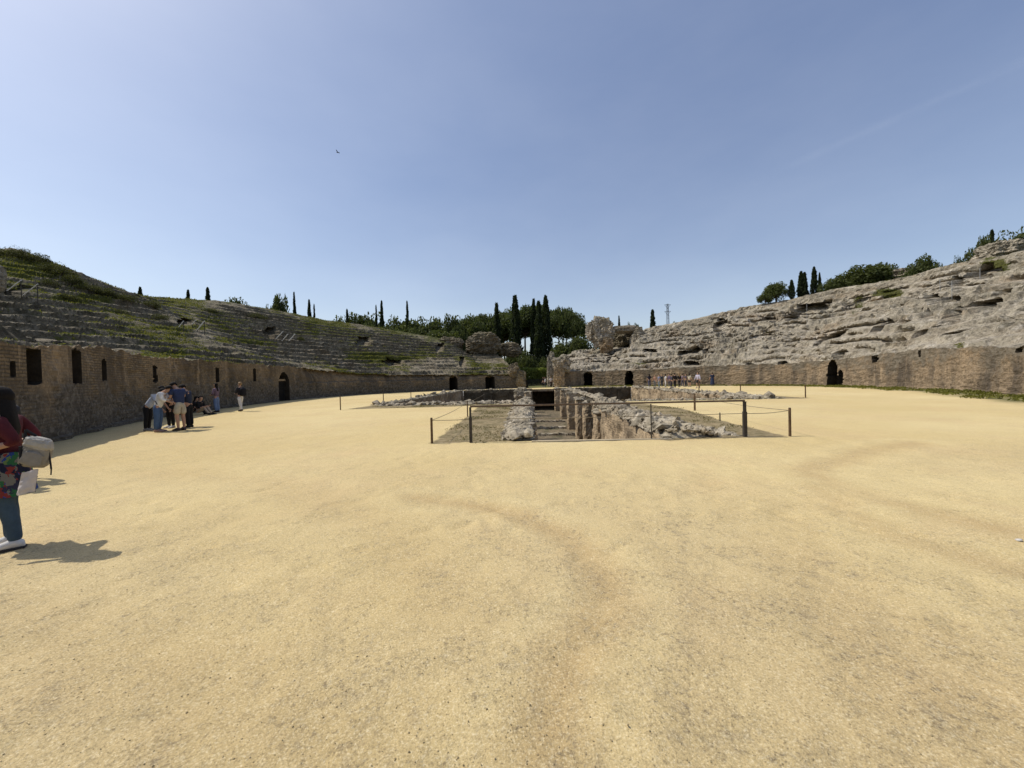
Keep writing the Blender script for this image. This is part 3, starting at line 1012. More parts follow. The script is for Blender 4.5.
def sheet(name, pts4, mtl, nx, ny, amp, seed, parent=None, uvs=1.0, veg=None):
    a, b_, c_, d_ = [np.array(p) for p in pts4]
    I, J = np.meshgrid(np.linspace(0, 1, nx), np.linspace(0, 1, ny), indexing='ij')
    P = ((1 - I)[..., None] * (1 - J)[..., None] * a + I[..., None] * (1 - J)[..., None] * b_ + I[..., None] * J[..., None] * c_ + (1 - I)[..., None] * J[..., None] * d_)
    nn = np.cross(b_ - a, d_ - a); nn = nn / np.linalg.norm(nn)
    P = P + nn * (amp * fbm(P[..., 0] * 1.1, P[..., 1] * 1.1, P[..., 2] * 1.1 + seed, 4))[..., None]
    UV = np.stack([I * np.linalg.norm(b_ - a), J * np.linalg.norm(d_ - a)], -1)
    at = {} if veg is None else {'veg': veg + 0.35 * fbm(P[..., 0] * 0.5, P[..., 1] * 0.5, seed, 3)}
    return link(name, np_mesh(name, P.reshape(-1, 3), grid_quads(nx, ny), mtl, False, UV.reshape(-1, 2), at), parent)


bpy.data.objects.remove(pf)
M['pit_dirt'] = stone_mat('pit_dirt', (0.24, 0.19, 0.12), (0.16, 0.125, 0.08), (0.07, 0.058, 0.036), (0.07, 0.085, 0.03), (0.12, 0.12, 0.05), 0.06)
o = sheet('pit_floor', [pit(UL, V0, PIT_Z), pit(UR, V0, PIT_Z), pit(UR, V2 + 9, PIT_Z), pit(UL, V2 + 9, PIT_Z)], M['pit_dirt'], 140, 220, 0.06, 4, None, 1, 0.25)
tag(o, kind='structure')


def wall_thing(label, segs, caps, name='pit_wall', mtl='pit_brick'):
    root = thing(name, label, 'masonry wall')
    for a, b_ in segs:
        L = math.hypot(b_[0] - a[0], b_[1] - a[1])
        sheet('wall_face', [pit(*a, PIT_Z - 0.1), pit(*b_, PIT_Z - 0.1), pit(*b_, 0.02), pit(*a, 0.02)], M[mtl], max(2, int(L / 0.10)), 34, 0.15, a[0] + a[1], root)
    for cp in caps:
        rubble(root, *cp)
    return root


def rubble(root, a, b_, w0, w1, h, count, size, side=1.0, veg=0.0):
    """a broken wall head: a lumpy crest with loose stones bedded into it"""
    A, B = np.array(pit(*a)), np.array(pit(*b_))
    L = np.linalg.norm(B - A)
    d = (B - A) / L
    nn = np.array([-d[1], d[0], 0]) * side
    nx, ny = max(4, int(L / 0.09)), 16
    I, J = np.meshgrid(np.linspace(0, 1, nx), np.linspace(0, 1, ny), indexing='ij')
    wid = w0 + (w1 - w0) * I
    P = A + (B - A) * I[..., None] + nn * (wid * J)[..., None]
    prof = np.minimum(1, J / 0.12) ** 0.6 * np.minimum(1, (1 - J) / 0.35) ** 0.8 * np.minimum(1, np.minimum(I, 1 - I) * L / 0.4)
    z = prof * (h * (1 + 0.7 * fbm(P[..., 0] * 1.5, P[..., 1] * 1.5, 9, 3)) + 0.35 * h * fbm(P[..., 0] * 5, P[..., 1] * 5, 3, 3)) - 0.03
    P[..., 2] += z
    me = np_mesh('rubble_head', P.reshape(-1, 3), grid_quads(nx, ny), M['rubble'], False, None, {'veg': np.full(nx * ny, veg)})
    r = RNG
    I = r.random(count); J = r.random(count) ** 0.9
    w = w0 + (w1 - w0) * I
    C = A + (B - A) * I[:, None] + nn * (w * J)[:, None]
    pr = np.minimum(1, J / 0.12) * np.minimum(1, (1 - J) / 0.35)
    C[:, 2] += h * pr * 0.8 - 0.02
    s3 = size * (0.35 + 0.8 * r.random((count, 1)) ** 1.8 + 1.3 * (r.random((count, 1)) > 0.96)) * r.uniform([0.7, 0.6, 0.35], [1.4, 1.1, 0.8], (count, 3))
    V = iv[None] * (1 + 0.22 * r.normal(size=(count, len(iv), 1))) * s3[:, None]
    th = r.uniform(0, 6.28, count)
    cx, sx = np.cos(th)[:, None], np.sin(th)[:, None]
    tl = r.normal(0, 0.35, count)[:, None]
    V = np.stack([V[..., 0] * cx - V[..., 1] * sx, V[..., 0] * sx + V[..., 1] * cx, V[..., 2] + tl * V[..., 0]], -1) + C[:, None]
    nv = nx * ny
    F3 = (it[None] + (np.arange(count) * len(iv))[:, None, None]).reshape(-1, 3)
    me2 = np_mesh('tmp', V.reshape(-1, 3), F3, None)
    bm = bmesh.new()
    bm.from_mesh(me); bm.from_mesh(me2)
    bm.to_mesh(me); bm.free()
    bpy.data.meshes.remove(me2)
    return link('rubble_head', me, root)


wl = wall_thing('pale rubble topped wall along the shaded side of the sunken corridor', [((0, V0), (0, V1))], [((0.02, V0 + 0.1), (0.02, V1), 0.85, 1.2, 0.22, 1900, 0.085, 1.0)])
wr = wall_thing('sunlit masonry wall with broken pale top along the sunken corridor, right of the piers', [((CW, V0), (CW, V1 - 3))],
                [((CW - 0.03, V0 + 0.05), (CW - 0.03, V1 - 2), 1.25, 1.0, 0.26, 2200, 0.10, -1.0, 0.0), ((CW + 1.1, V0 + 0.1), (CW + 1.0, V0 + 6), 0.9, 0.5, 0.05, 420, 0.06, -1.0)])
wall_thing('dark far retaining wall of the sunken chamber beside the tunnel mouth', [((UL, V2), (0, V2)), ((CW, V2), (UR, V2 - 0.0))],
           [((UL, V2), (-0.1, V2), 0.6, 0.6, 0.10, 200, 0.12, 1.0, 0.4), ((CW, V2), (UR, V2), 0.6, 0.6, 0.10, 200, 0.12, 1.0, 0.4)], 'pit_wall', 'pit_shaded')
wall_thing('low grey stone edging along the near left side of the sunken chamber', [((0, V1), (UL, V1)), ((UL, V1), (UL, V2))],
           [((UL + 0.1, V1), (-0.9, V1), 1.0, 0.9, 0.12, 420, 0.15, -1.0, 0.1), ((UL, V1), (UL, V2), 0.9, 0.9, 0.10, 320, 0.14, 1.0, 0.4)])
wall_thing('pale sunlit end wall of the sunken chamber below the far crowd', [((UR, V2), (UR, V1)), ((UR, V1), (CW, V1))],
           [((UR, V1 - 0.5), (UR, V2), 1.0, 1.0, 0.16, 520, 0.18, -1.0, 0.1), ((CW + 1.2, V1 - 0.2), (UR + 1.5, V1 - 0.2), 0.8, 0.9, 0.07, 300, 0.12, -1.0, 0.5)])
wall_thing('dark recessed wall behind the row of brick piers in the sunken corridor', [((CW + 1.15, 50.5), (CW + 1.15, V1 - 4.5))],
           [((CW + 1.1, V1 - 4.0), (CW + 1.1, 50.0), 0.7, 0.7, 0.14, 420, 0.14, -1.0, 0.2)], 'pit_wall', 'pit_shaded')
tm = thing('tunnel', 'dark covered tunnel mouth at the far end of the sunken corridor', 'tunnel')
for k, (a, b_) in enumerate([((0, V2), (0, V2 + 9)), ((CW, V2 + 9), (CW, V2)), ((0, V2 + 9), (CW, V2 + 9))]):
    sheet('tunnel_wall', [pit(*a, PIT_Z - 0.1), pit(*b_, PIT_Z - 0.1), pit(*b_, -0.25), pit(*a, -0.25)], M['pit_brick'], 20, 8, 0.04, 3 + k, tm)
gg = Geo()
gg.box(pit(CW / 2, V2 + 4.4, -0.16), (CW + 0.5, 9.2, 0.27), Matrix.Rotation(-AX, 3, 'Z'))
gg.done('tunnel_roof', M['ochre_stone'], tm)

# brick piers along the sunken corridor
PIERS = [(CW + 0.1, 18.9, 'nearest the rubble wall'), (CW + 0.1, 22.8, 'second from the rubble wall'), (CW + 0.1, 27.2, 'third from the rubble wall'), (CW + 0.1, 33.0, 'fourth from the rubble wall'),
         (CW + 0.1, 41.5, 'second from the tunnel mouth'), (CW + 0.1, 51.6, 'beside the tunnel mouth'),
         (-0.55, 27.5, 'behind the pale rubble, near'), (-0.55, 34, 'behind the pale rubble, middle'), (-0.55, 45, 'behind the pale rubble, far')]


def pier(u_, v_, where, i):
    root = thing('brick_pier', 'tall weathered brick pier %s in the sunken corridor' % where, 'pier', pit(u_, v_, PIT_Z), -AX, 'brick piers of the sunken corridor')
    hgt = -PIT_Z + random.uniform(-0.35, 0.15)
    wx, wy = random.uniform(0.62, 0.8), random.uniform(0.85, 1.1)
    nz, nr = 30, 28
    th = np.linspace(0, 2 * np.pi, nr, endpoint=False)
    sq = 1 / np.maximum(np.abs(np.cos(th)), np.abs(np.sin(th)))
    zz = np.linspace(0, hgt, nz)
    T, Z = np.meshgrid(th, zz)
    rad = 0.5 * sq[None] * (1 + 0.17 * fbm(np.cos(T) * 1.4 + i * 5, np.sin(T) * 1.4, Z * 1.8, 5, 0.6)) * (1 - 0.12 * sstep(hgt - 0.5, hgt, Z))
    Pp = np.stack([rad * np.cos(T) * wx, rad * np.sin(T) * wy, Z], -1)
    top = np.array([[0, 0, hgt + 0.05]])
    vs = np.vstack([Pp.reshape(-1, 3), top])
    qs = []
    for a in range(nz - 1):
        for b__ in range(nr):
            c2 = (b__ + 1) % nr
            qs.append((a * nr + b__, a * nr + c2, (a + 1) * nr + c2, (a + 1) * nr + b__))
    t0 = (nz - 1) * nr
    for b__ in range(0, nr, 1):
        qs.append((t0 + b__, t0 + (b__ + 1) % nr, len(vs) - 1, len(vs) - 1))
    qs4 = [q_ for q_ in qs if q_[2] != q_[3]]
    uv = np.vstack([np.stack([T * 0.5, Z], -1).reshape(-1, 2), [[0, hgt]]])
    me = np_mesh('shaft', vs, qs4, M['pit_brick'], False, uv)
    link('shaft', me, root)
    gg = Geo()
    for k in range(9):
        gg.ball((random.uniform(-0.3, 0.3) * wx * 1.4, random.uniform(-0.35, 0.35) * wy * 1.4, hgt + random.uniform(-0.05, 0.06)), (random.uniform(0.14, 0.3), random.uniform(0.14, 0.3), random.uniform(0.07, 0.14)), 2, 0.35, k + i * 3.0)
    gg.done('rubble_top', M['rubble'], root)


for i, (u_, v_, wh) in enumerate(PIERS):
    pier(u_, v_, wh, i)
# low sills crossing the corridor floor
for k, (v_, wh) in enumerate([(29.5, 'nearest to the rubble'), (33.5, 'in the middle of the floor'), (38.5, 'nearest to the tunnel')]):
    gg = Geo()
    for j in range(9):
        gg.box(pit(0.35 + j * 0.33, v_ + random.uniform(-0.1, 0.1), PIT_Z + 0.05), (0.30, 0.35, 0.26 + random.uniform(-0.1, 0.05)), Matrix.Rotation(-AX + random.uniform(-0.2, 0.2), 3, 'Z'), 0.05)
    o = gg.done('stone_sill', M['rubble'])
    tag(o, 'low stone sill across the sunken corridor floor, %s' % wh, 'stone sill', 'stone sills on the corridor floor')
# straight concrete lip at the near end
lip = thing('concrete_lip', 'thin straight concrete lip at the near edge of the sunken corridor', 'kerb')
gg = Geo()
gg.box(pit(CW / 2, V0 - 0.06, -0.14), (CW + 0.1, 0.16, 0.30), Matrix.Rotation(-AX, 3, 'Z'))
gg.done('edge_slab', plain('concrete', (0.42, 0.34, 0.22), 0.9, 0.15, 6, 0.004), lip)
sheet('wall_face', [pit(CW, V0 + 0.03, PIT_Z - 0.1), pit(0, V0 + 0.03, PIT_Z - 0.1), pit(0, V0 + 0.03, -0.3), pit(CW, V0 + 0.03, -0.3)], M['pit_brick'], 20, 12, 0.02, 2, lip)

# ------------------------------------------------------------------ railing, posts and ropes
def gp(px, py):
    return Vector(ground_at(px, py))


rl = thing('guard_railing', 'dark metal guard railing across the near end of the sunken corridor', 'railing', gp(471, 442.6))
A_, B_ = gp(471, 442.6), gp(745, 437)
H_R = 0.83
for px, wd in ((471, 0.045), (745, 0.055)):
    p = A_.lerp(B_, (px - 471) / (745 - 471)) - A_
    gg = Geo(); gg.box(p + Vector((0, 0, H_R / 2 - 0.05)), (wd, wd, H_R + 0.1)); gg.box(p + Vector((0, 0, H_R + 0.004)), (wd + 0.014, wd + 0.014, 0.012))
    gg.box(p + Vector((0, 0, 0.3)), (wd + 0.02, wd + 0.02, 0.6))
    gg.done('post', M['post'], rl)
p = A_.lerp(B_, (652 - 471) / (745 - 471)) - A_
gg = Geo(); gg.tube(p + Vector((0, 0, -0.1)), p + Vector((0, 0, H_R)), 0.014); gg.done('post', M['post'], rl)
gg = Geo(); gg.box((B_ - A_) / 2 + Vector((0, 0, H_R + 0.03)), ((B_ - A_).length, 0.045, 0.04), Matrix.Rotation(math.atan2((B_ - A_).y, (B_ - A_).x), 3, 'Z'))
gg.done('top_rail', M['rail'], rl)

POSTS = [(432, 443.3, 0.60, 0.03, 'short brown rope post standing nearest the left end of the railing'),
         (790, 436.2, 0.66, 0.03, 'short brown rope post standing beyond the right end of the railing'),
         (467.6, 416.5, 0.62, 0.025, 'thin rope post behind the left railing post'),
         (484.6, 404, 0.66, 0.022, 'thin rope post by the grey stone edging, taller of two'),
         (491.5, 404, 0.48, 0.02, 'thin rope post by the grey stone edging, shorter of two'),
         (694.8, 410.6, 0.69, 0.04, 'rope post on the sand behind the top rail'),
         (720, 421, 0.26, 0.02, 'short stub stake beside the right railing post'),
         (740.5, 394, 0.72, 0.035, 'distant thin post on the grass strip below the long stained wall'),
         (805.5, 397.6, 0.76, 0.035, 'distant thin post at the right tip of the grass strip'),
         (699, 393, 1.0, 0.04, 'distant thin post beside the walking visitor at the crowd'),
         (340.5, 410, 0.78, 0.03, 'thin post at the left tip of the grass strip'),
         (383.5, 403.5, 0.74, 0.03, 'thin post on the grass strip near its left tip'),
         (411, 399, 0.6, 0.03, 'small post at the back of the grass strip')]
pp = {}
for px, py, h, r_, lab in POSTS:
    p = gp(px, py)
    root = thing('rope_post', lab, 'post', p, random.uniform(0, 3), 'posts around the sunken pit')
    gg = Geo()
    gg.tube((0, 0, -0.15), (0, 0, h), r_, r_ * 0.92, 10)
    gg.done('shaft', M['rust'] if r_ > 0.024 else M['post'], root)
    gg = Geo()
    gg.tube((0, 0, h), (0, 0, h + 0.012), r_ * 0.95, r_ * 0.6, 10)
    gg.done('cap', M['post'], root)
    pp[px] = (p, h)


def rope(p0, p1, sag, lab, rad=0.007, m_='rope'):
    n_ = 14
    gg = Geo()
    pts = [p0.lerp(p1, i / n_) - Vector((0, 0, sag * 4 * (i / n_) * (1 - i / n_))) for i in range(n_ + 1)]
    for a, b__ in zip(pts[:-1], pts[1:]):
        gg.tube(a, b__, rad, rad, 6)
    o = gg.done('barrier_rope', M[m_])
    tag(o, lab, 'rope', 'barrier ropes around the sunken pit')


tp = lambda k, d=0.05: pp[k][0] + Vector((0, 0, pp[k][1] - d))
rA, rB = A_ + Vector((0, 0, 0.56)), B_ + Vector((0, 0, 0.56))
rope(tp(432), rA, 0.01, 'rope from the short left post to the left railing post')
rope(rA + Vector((0, 0, 0)), rB, 0.02, 'long rope stretched below the top rail of the railing')
rope(rB, tp(790), 0.03, 'rope from the right railing post to the short right post')
rope(tp(432), tp(467.6), 0.05, 'rope running back from the short left post along the dirt patch')
rope(tp(467.6), tp(484.6), 0.04, 'rope between the two thin posts left of the rubble wall')
rope(tp(790), tp(694.8), 0.08, 'rope running back from the short right post over the sand')
rope(tp(383.5), tp(411), 0.05, 'rope between the two far posts on the left grass strip')

# handrails on the left stand
M['white_bar'] = plain('white_painted_bar', (0.55, 0.54, 0.5), 0.5, 0.08)
BARS = [(7, 291, 21.6, 280, 'white slanted handrail bar high on the shaded stand, near the grey stone block'), (23, 295.5, 38, 284, 'white slanted handrail bar high on the shaded stand, right one of the nearest pair'),
        (179, 327, 183.6, 321, 'small white slanted handrail on the shaded stand, first of the middle three'), (192, 324.5, 196, 320, 'small white slanted handrail on the shaded stand, shortest of the middle three'),
        (197, 330, 204.7, 321, 'small white slanted handrail on the shaded stand, longest of the middle three'), (276, 339, 283, 331.5, 'far white slanted handrail above the iron gate, first of the three'),
        (282, 341, 288, 334, 'far white slanted handrail above the iron gate, middle of the three'), (289, 341, 295, 334, 'far white slanted handrail above the iron gate, last of the three')]
for x0, y0, x1, y1, lab in BARS:
    h = surf_hit(x0, y0)
    if h is None: continue
    d = h[0].y
    for _ in range(40):
        a, b__ = Vector(at_depth(x0, y0, d - 0.4)), Vector(at_depth(x1, y1, d - 0.4))
        if b__.z - surf_z(b__.x, b__.y) > 0.45 and a.z - surf_z(a.x, a.y) > 0.1:
            break
        d -= 0.25
    root = thing('handrail', lab, 'handrail', a, 0, 'white handrails on the shaded stand')
    k = (d / F_PX) * 0.42
    gg = Geo(); gg.tube((0, 0, 0), b__ - a, max(0.02, k), None, 8); gg.done('bar', M['white_bar'], root)
    for e, nm in ((a, 0.05), (b__, 0.95)):
        q_ = a.lerp(b__, nm) - a
        zb = surf_z(a.x + q_.x, a.y + q_.y) - a.z - 0.15
        gg = Geo(); gg.tube((q_.x, q_.y, zb), q_, 0.025, None, 8); gg.done('post', M['post'], root)

# thin steel guard posts in front of the caves of the sunlit stand
for px, y0, y1, lab in [(940, 279, 290, 'first'), (952, 281, 299, 'second'), (980, 268, 279, 'third'), (807, 304, 326, 'separate')]:
    h = surf_hit(px, y1)
    if h is None: continue
    p = h[0]
    hh = min(4.0, (y1 - y0) * p.y / F_PX)
    gg = Geo(); gg.tube((0, 0, -0.3), (0, 0, hh), 0.022)
    o = gg.done('guard_post', M['galv'], None, False, p)
    tag(o, {'first': 'thin grey guard post before the upper cave of the sunlit bank, nearest its left end', 'second': 'tall thin grey guard post in front of the narrow upper cave', 'third': 'thin grey guard post by the green bush patch on the sunlit bank',
            'separate': 'thin grey guard post by the diagonal cave below the cypresses'}[lab], 'guard post', 'guard posts by the caves')

# iron gate in the left wall
i, hw, zt, zb = LS.hole_info[6]
gc = LS.c[i] + LS.nrm[i] * 0.35
ga = math.atan2(LS.tan[i][1], LS.tan[i][0])
gt = thing('iron_gate', 'dark iron gate in the arched doorway of the shaded brick wall', 'gate', (gc[0], gc[1], 0), ga)
gh = zt - 0.75
for sgn in (-1, 1):
    gg = Geo(); gg.box((sgn * (hw - 0.03), 0, gh / 2), (0.07, 0.07, gh)); gg.done('jamb', M['dark_gate'], gt)
gg = Geo(); gg.box((0, -0.0, gh + 0.09), (hw * 2.1, 0.3, 0.18)); gg.done('lintel', M['ochre_stone'], gt)
gg = Geo()
for k in range(12):
    x = -hw + 0.1 + k * (2 * hw - 0.2) / 11
    gg.tube((x, 0, 0.05), (x, 0, gh - 0.06), 0.022)
for z_ in (0.1, gh * 0.5, gh - 0.1):
    gg.box((0, 0, z_), (2 * hw - 0.1, 0.05, 0.05))
gg.box((0, 0.06, gh / 2), (2 * hw - 0.08, 0.01, gh - 0.08))
gg.done('gate_leaf', M['dark_gate'], gt)

# ------------------------------------------------------------------ masonry masses
def rock(name, label, cat, c_, rad, mtl, seed, lump=0.45, parent=None):
    bm = bmesh.new()
    bmesh.ops.create_icosphere(bm, subdivisions=6, radius=1)
    co = np.array([v_.co[:] for v_ in bm.verts])
    k = 1 + lump * 0.55 * fbm(co[:, 0] * 1.2 + seed, co[:, 1] * 1.2 + seed * 2.3, co[:, 2] * 1.2, 6, 0.62) - lump * 0.35 * np.maximum(0, fbm(co[:, 0] * 2.3 - seed, co[:, 1] * 2.3, co[:, 2] * 2.3 + seed, 3, 0.6))
    sq = np.abs(co) ** 0.8 * np.sign(co)
    P = sq * k[:, None] * np.array(rad)
    f = P[:, 2] / 0.4 + 0.5 * fbm(P[:, 0] * 0.6, P[:, 1] * 0.6, seed, 3)
    led = f - np.floor(f)
    P[:, :2] *= (1 + 0.045 * (sstep(0.0, 0.7, led) - sstep(0.7, 1.0, led)) - 0.02)[:, None]
    for v_, p in zip(bm.verts, P):
        v_.co = p
    me = bpy.data.meshes.new(name)
    bm.to_mesh(me); bm.free()
    at = me.attributes.new('veg', 'FLOAT', 'POINT')
    at.data.foreach_set('value', (0.18 + 0.25 * co[:, 2] * 0.8).astype(np.float32))
    me.materials.append(mtl)
    o = link(name, me, parent, c_)
    if parent is None:
        tag(o, label, cat)
    return o


def rock_px(px0, px1, y0, y1, d, mtl, seed, label, name='masonry_block', cat='ruined masonry', thick=1.0, lump=0.45):
    c_ = at_depth((px0 + px1) / 2, (y0 + y1) / 2, d)
    k = d / F_PX
    return rock(name, label, cat, c_, ((px1 - px0) / 2 * k, thick * (px1 - px0) / 2 * k, (y1 - y0) / 2 * k * 1.08), mtl, seed, lump)


rock_px(467, 499, 334, 355, 77, M['stone_shade'], 1, 'big round grey ruin mass above the seating, in front of the pines')
rock_px(437, 462, 338, 354, 77, M['stone_shade'], 6, 'smaller brown ruin mass left of the big round one')
rock_px(499, 521, 343, 356, 80, M['stone_shade'], 9, 'low broken wall top under the cypresses, right of the round ruin mass')
rock_px(591, 613, 320, 344, 76, M['stone_sun'], 2, 'tall standing ruin block overhanging its narrow base', thick=0.8, lump=0.7)
rock_px(600, 613, 338, 352, 74.5, M['ochre_stone'], 3, 'pale ochre pier under the tall standing ruin block', lump=0.6)
rock_px(587, 600, 322, 341, 77, M['stone_sun'], 14, 'broken flank of the tall standing ruin block', lump=0.7)
rock_px(611, 637, 331, 354, 82, M['stone_shade'], 16, 'back rock of the recess under the flat vault slab, coloured dark for shade', lump=0.5)  # darker stone paints in the shade of the vault recess
rock_px(610, 640, 326, 333, 77, M['stone_sun'], 4, 'long flat vault slab roofing the dark recess', thick=0.6, lump=0.3)
rock_px(632, 645, 328, 351, 75, M['stone_sun'], 8, 'rough pier carrying the flat vault slab, beside the dark recess')
rock_px(984, 1019, 243, 266, 48, M['stone_sun'], 5, 'smooth pale boulder on the crest by the bushes', 'boulder', 'boulder')
rock_px(886, 913, 271, 284, 58, M['stone_sun'], 7, 'low pale boulder on the crest below the dark round trees', 'boulder', 'boulder')
rock_px(-8, 4, 266, 290, 23, M['stone_sun'], 12, 'upright grey stone block at the left edge by the white handrails', 'stone_block', 'stone block', 0.7, 0.25)
# broken piers flanking the exit passage
rock_px(554, 565, 366, 390, 60.5, M['ochre_stone'], 21, 'ochre broken pier at the sunny side of the exit passage', 'broken_pier', 'ruined masonry', 0.8, 0.5)
rock_px(547, 555, 357, 388, 66, M['stone_sun'], 22, 'rough deeper pier along the sunny side of the exit passage', 'broken_pier', 'ruined masonry', 1.0, 0.5)
rock_px(553, 570, 357, 371, 61.5, M['stone_sun'], 31, 'overhanging broken cap above the ochre pier of the exit passage', 'broken_pier', 'ruined masonry', 0.9, 0.6)
rock_px(516, 526, 372, 390, 60, M['stone_shade'], 23, 'dark broken pier at the shaded side of the exit passage', 'broken_pier', 'ruined masonry', 0.9, 0.5)
rock_px(508, 519, 364, 376, 60.4, M['stone_shade'], 26, 'broken seat corner above the dark pier of the exit passage', 'broken_pier', 'ruined masonry', 0.9, 0.5)
rock_px(514, 528, 388, 400, 50, M['rubble'], 27, 'tumbled pale boulder beside the tunnel mouth', 'boulder', 'boulder', 0.9, 0.5)

# ------------------------------------------------------------------ trees
def leaf_cloud(C, Nn, size, aspect, rng, up=0.0):
    n_ = len(C)
    a = rng.normal(size=(n_, 3)); a[:, 2] += up
    a /= np.linalg.norm(a, axis=1)[:, None]
    b_ = np.cross(a, rng.normal(size=(n_, 3))); b_ /= np.linalg.norm(b_, axis=1)[:, None]
    s_ = size * rng.uniform(0.6, 1.4, (n_, 1))
    a = a * s_; b_ = b_ * s_ * aspect
    V = np.stack([C - a - b_ * 0.3, C - a * 0.1 + b_, C + a, C + a * 0.1 - b_], 1)
    return V.reshape(-1, 3), np.arange(n_ * 4).reshape(-1, 4)


def trunk_mesh(name, segs):
    gg = Geo()
    for p0, p1, r0, r1 in segs:
        gg.tube(p0, p1, r0, r1, 8)
    me = bpy.data.meshes.new(name)
    gg.bm.to_mesh(me); gg.bm.free()
    me.materials.append(M['bark'])
    return me


def make_cypress(seed, n_=3800, slim=0.085):
    rng = np.random.default_rng(seed)
    z = 0.05 + 0.95 * rng.random(n_) ** 0.85
    prof = slim * np.minimum(1, ((z - 0.03) / 0.2)) ** 0.7 * np.clip((1.03 - z) / 0.7, 0, 1) ** 0.62
    th = rng.uniform(0, 6.283, n_)
    lump = 1 + 0.55 * fbm(np.cos(th) * 1.3 + seed, np.sin(th) * 1.3, z * 11, 3)
    r_ = prof * lump * (0.45 + 0.6 * rng.random(n_) ** 0.5)
    C = np.stack([r_ * np.cos(th), r_ * np.sin(th), z], -1)
    V, Q = leaf_cloud(C, n_, 0.024, 0.4, rng, 1.6)
    crown = np_mesh('crown', V, Q, M['cypress'])
    trunk = trunk_mesh('trunk', [((0, 0, -0.03), (0, 0, 0.12), 0.016, 0.012), ((0, 0, 0.12), (0, 0, 0.85), 0.012, 0.002)])
    return trunk, crown


def make_round(seed, n_=5200, flat=0.8, low=0.12, mtl='broad', wid=0.42):
    rng = np.random.default_rng(seed)
    k = 26
    cc = rng.normal(size=(k, 3)); cc /= np.linalg.norm(cc, axis=1)[:, None]
    cc *= rng.uniform(0.45, 0.8, (k, 1))
    cc[:, 2] = np.abs(cc[:, 2]) * 1.0 - 0.25 * rng.random(k)
    rad = rng.uniform(0.22, 0.4, k)
    idx = rng.integers(0, k, n_)
    d = rng.normal(size=(n_, 3)); d /= np.linalg.norm(d, axis=1)[:, None]
    C = cc[idx] + d * rad[idx][:, None] * rng.uniform(0.6, 1.08, (n_, 1))
    zmin, zmax = C[:, 2].min(), C[:, 2].max()
    C[:, 2] = low + (C[:, 2] - zmin) / (zmax - zmin) * (0.97 - low)
    C[:, :2] *= wid
    V, Q = leaf_cloud(C, n_, 0.03, 0.55, rng, 0.2)
    crown = np_mesh('crown', V, Q, M[mtl])
    segs = [((0, 0, -0.05), (0, 0, 0.4), 0.03, 0.02)]
    for j in range(6):
        a = rng.uniform(0, 6.28)
        segs.append(((0, 0, 0.25 + 0.04 * j), (math.cos(a) * wid * 0.55, math.sin(a) * wid * 0.55, 0.6 + 0.05 * j), 0.013, 0.004))
    return trunk_mesh('trunk', segs), crown


def make_pine(seed, n_=7500, wid=0.36):
    rng = np.random.default_rng(seed)
    k = 34
    ang = rng.uniform(0, 6.28, k)
    rr_ = np.sqrt(rng.random(k)) * wid * 0.85
    cc = np.stack([rr_ * np.cos(ang), rr_ * np.sin(ang), 0.70 + 0.2 * (1 - (rr_ / wid) ** 2) - 0.12 * rng.random(k)], -1)
    rad = rng.uniform(0.08, 0.14, k)
    idx = rng.integers(0, k, n_)
    d = rng.normal(size=(n_, 3)); d /= np.linalg.norm(d, axis=1)[:, None]
    C = cc[idx] + d * rad[idx][:, None] * rng.uniform(0.5, 1.08, (n_, 1)) * np.array([1.15, 1.15, 0.75])
    V, Q = leaf_cloud(C, n_, 0.02, 0.5, rng, 0.4)
    crown = np_mesh('crown', V, Q, M['pine'])
    segs = [((0, 0, -0.03), (0.01, 0, 0.45), 0.02, 0.016), ((0.01, 0, 0.45), (0, 0.01, 0.85), 0.016, 0.008)]
    for j in range(0, k, 2):
        segs.append(((0, 0.005, 0.55 + 0.012 * j), tuple(cc[j] - np.array([0, 0, 0.03])), 0.008, 0.003))
    return trunk_mesh('trunk', segs), crown


KINDS = {'cypress': [make_cypress(101), make_cypress(102, 3800, 0.075), make_cypress(103, 3600, 0.1)],
         'broad': [make_round(201), make_round(202, 5200, 0.8, 0.15, 'broad', 0.5), make_round(203, 4800, 0.8, 0.1, 'broad', 0.6)],
         'pine': [make_pine(301), make_pine(302, 7500, 0.42)],
         'shrub': [make_round(401, 2600, 0.8, 0.0, 'shrub', 0.7), make_round(402, 2600, 0.8, 0.0, 'shrub', 0.95)]}
NAMES = {'cypress': ('cypress_tree', 'tree'), 'broad': ('broadleaf_tree', 'tree'), 'pine': ('pine_tree', 'tree'), 'shrub': ('shrub', 'shrub')}
tree_seq = [0]


def plant(kind, px, ytop, d, label, group, wpx=None, base=None, var=None):
    top = at_depth(px, ytop, d)
    zb = surf_z(top[0], top[1]) - 0.15 if base is None else base
    h = max(0.6, top[2] - zb)
    k = var if var is not None else tree_seq[0] % len(KINDS[kind])
    tree_seq[0] += 1
    tr, cr = KINDS[kind][k]
    name, cat = NAMES[kind]
    root = thing(name, label, cat, (top[0], top[1], zb), random.uniform(0, 6.28), group)
    w = 1.0
    if wpx:
        base_w = {'cypress': [0.17, 0.15, 0.2], 'broad': [0.84, 1.0, 1.2], 'pine': [0.76, 0.88], 'shrub': [1.4, 1.9]}[kind][k]
        w = (wpx * d / F_PX) / (base_w * h)
    root.scale = (h * w, h * w, h)
    link('trunk', tr, root)
    link('crown', cr, root)
    return root


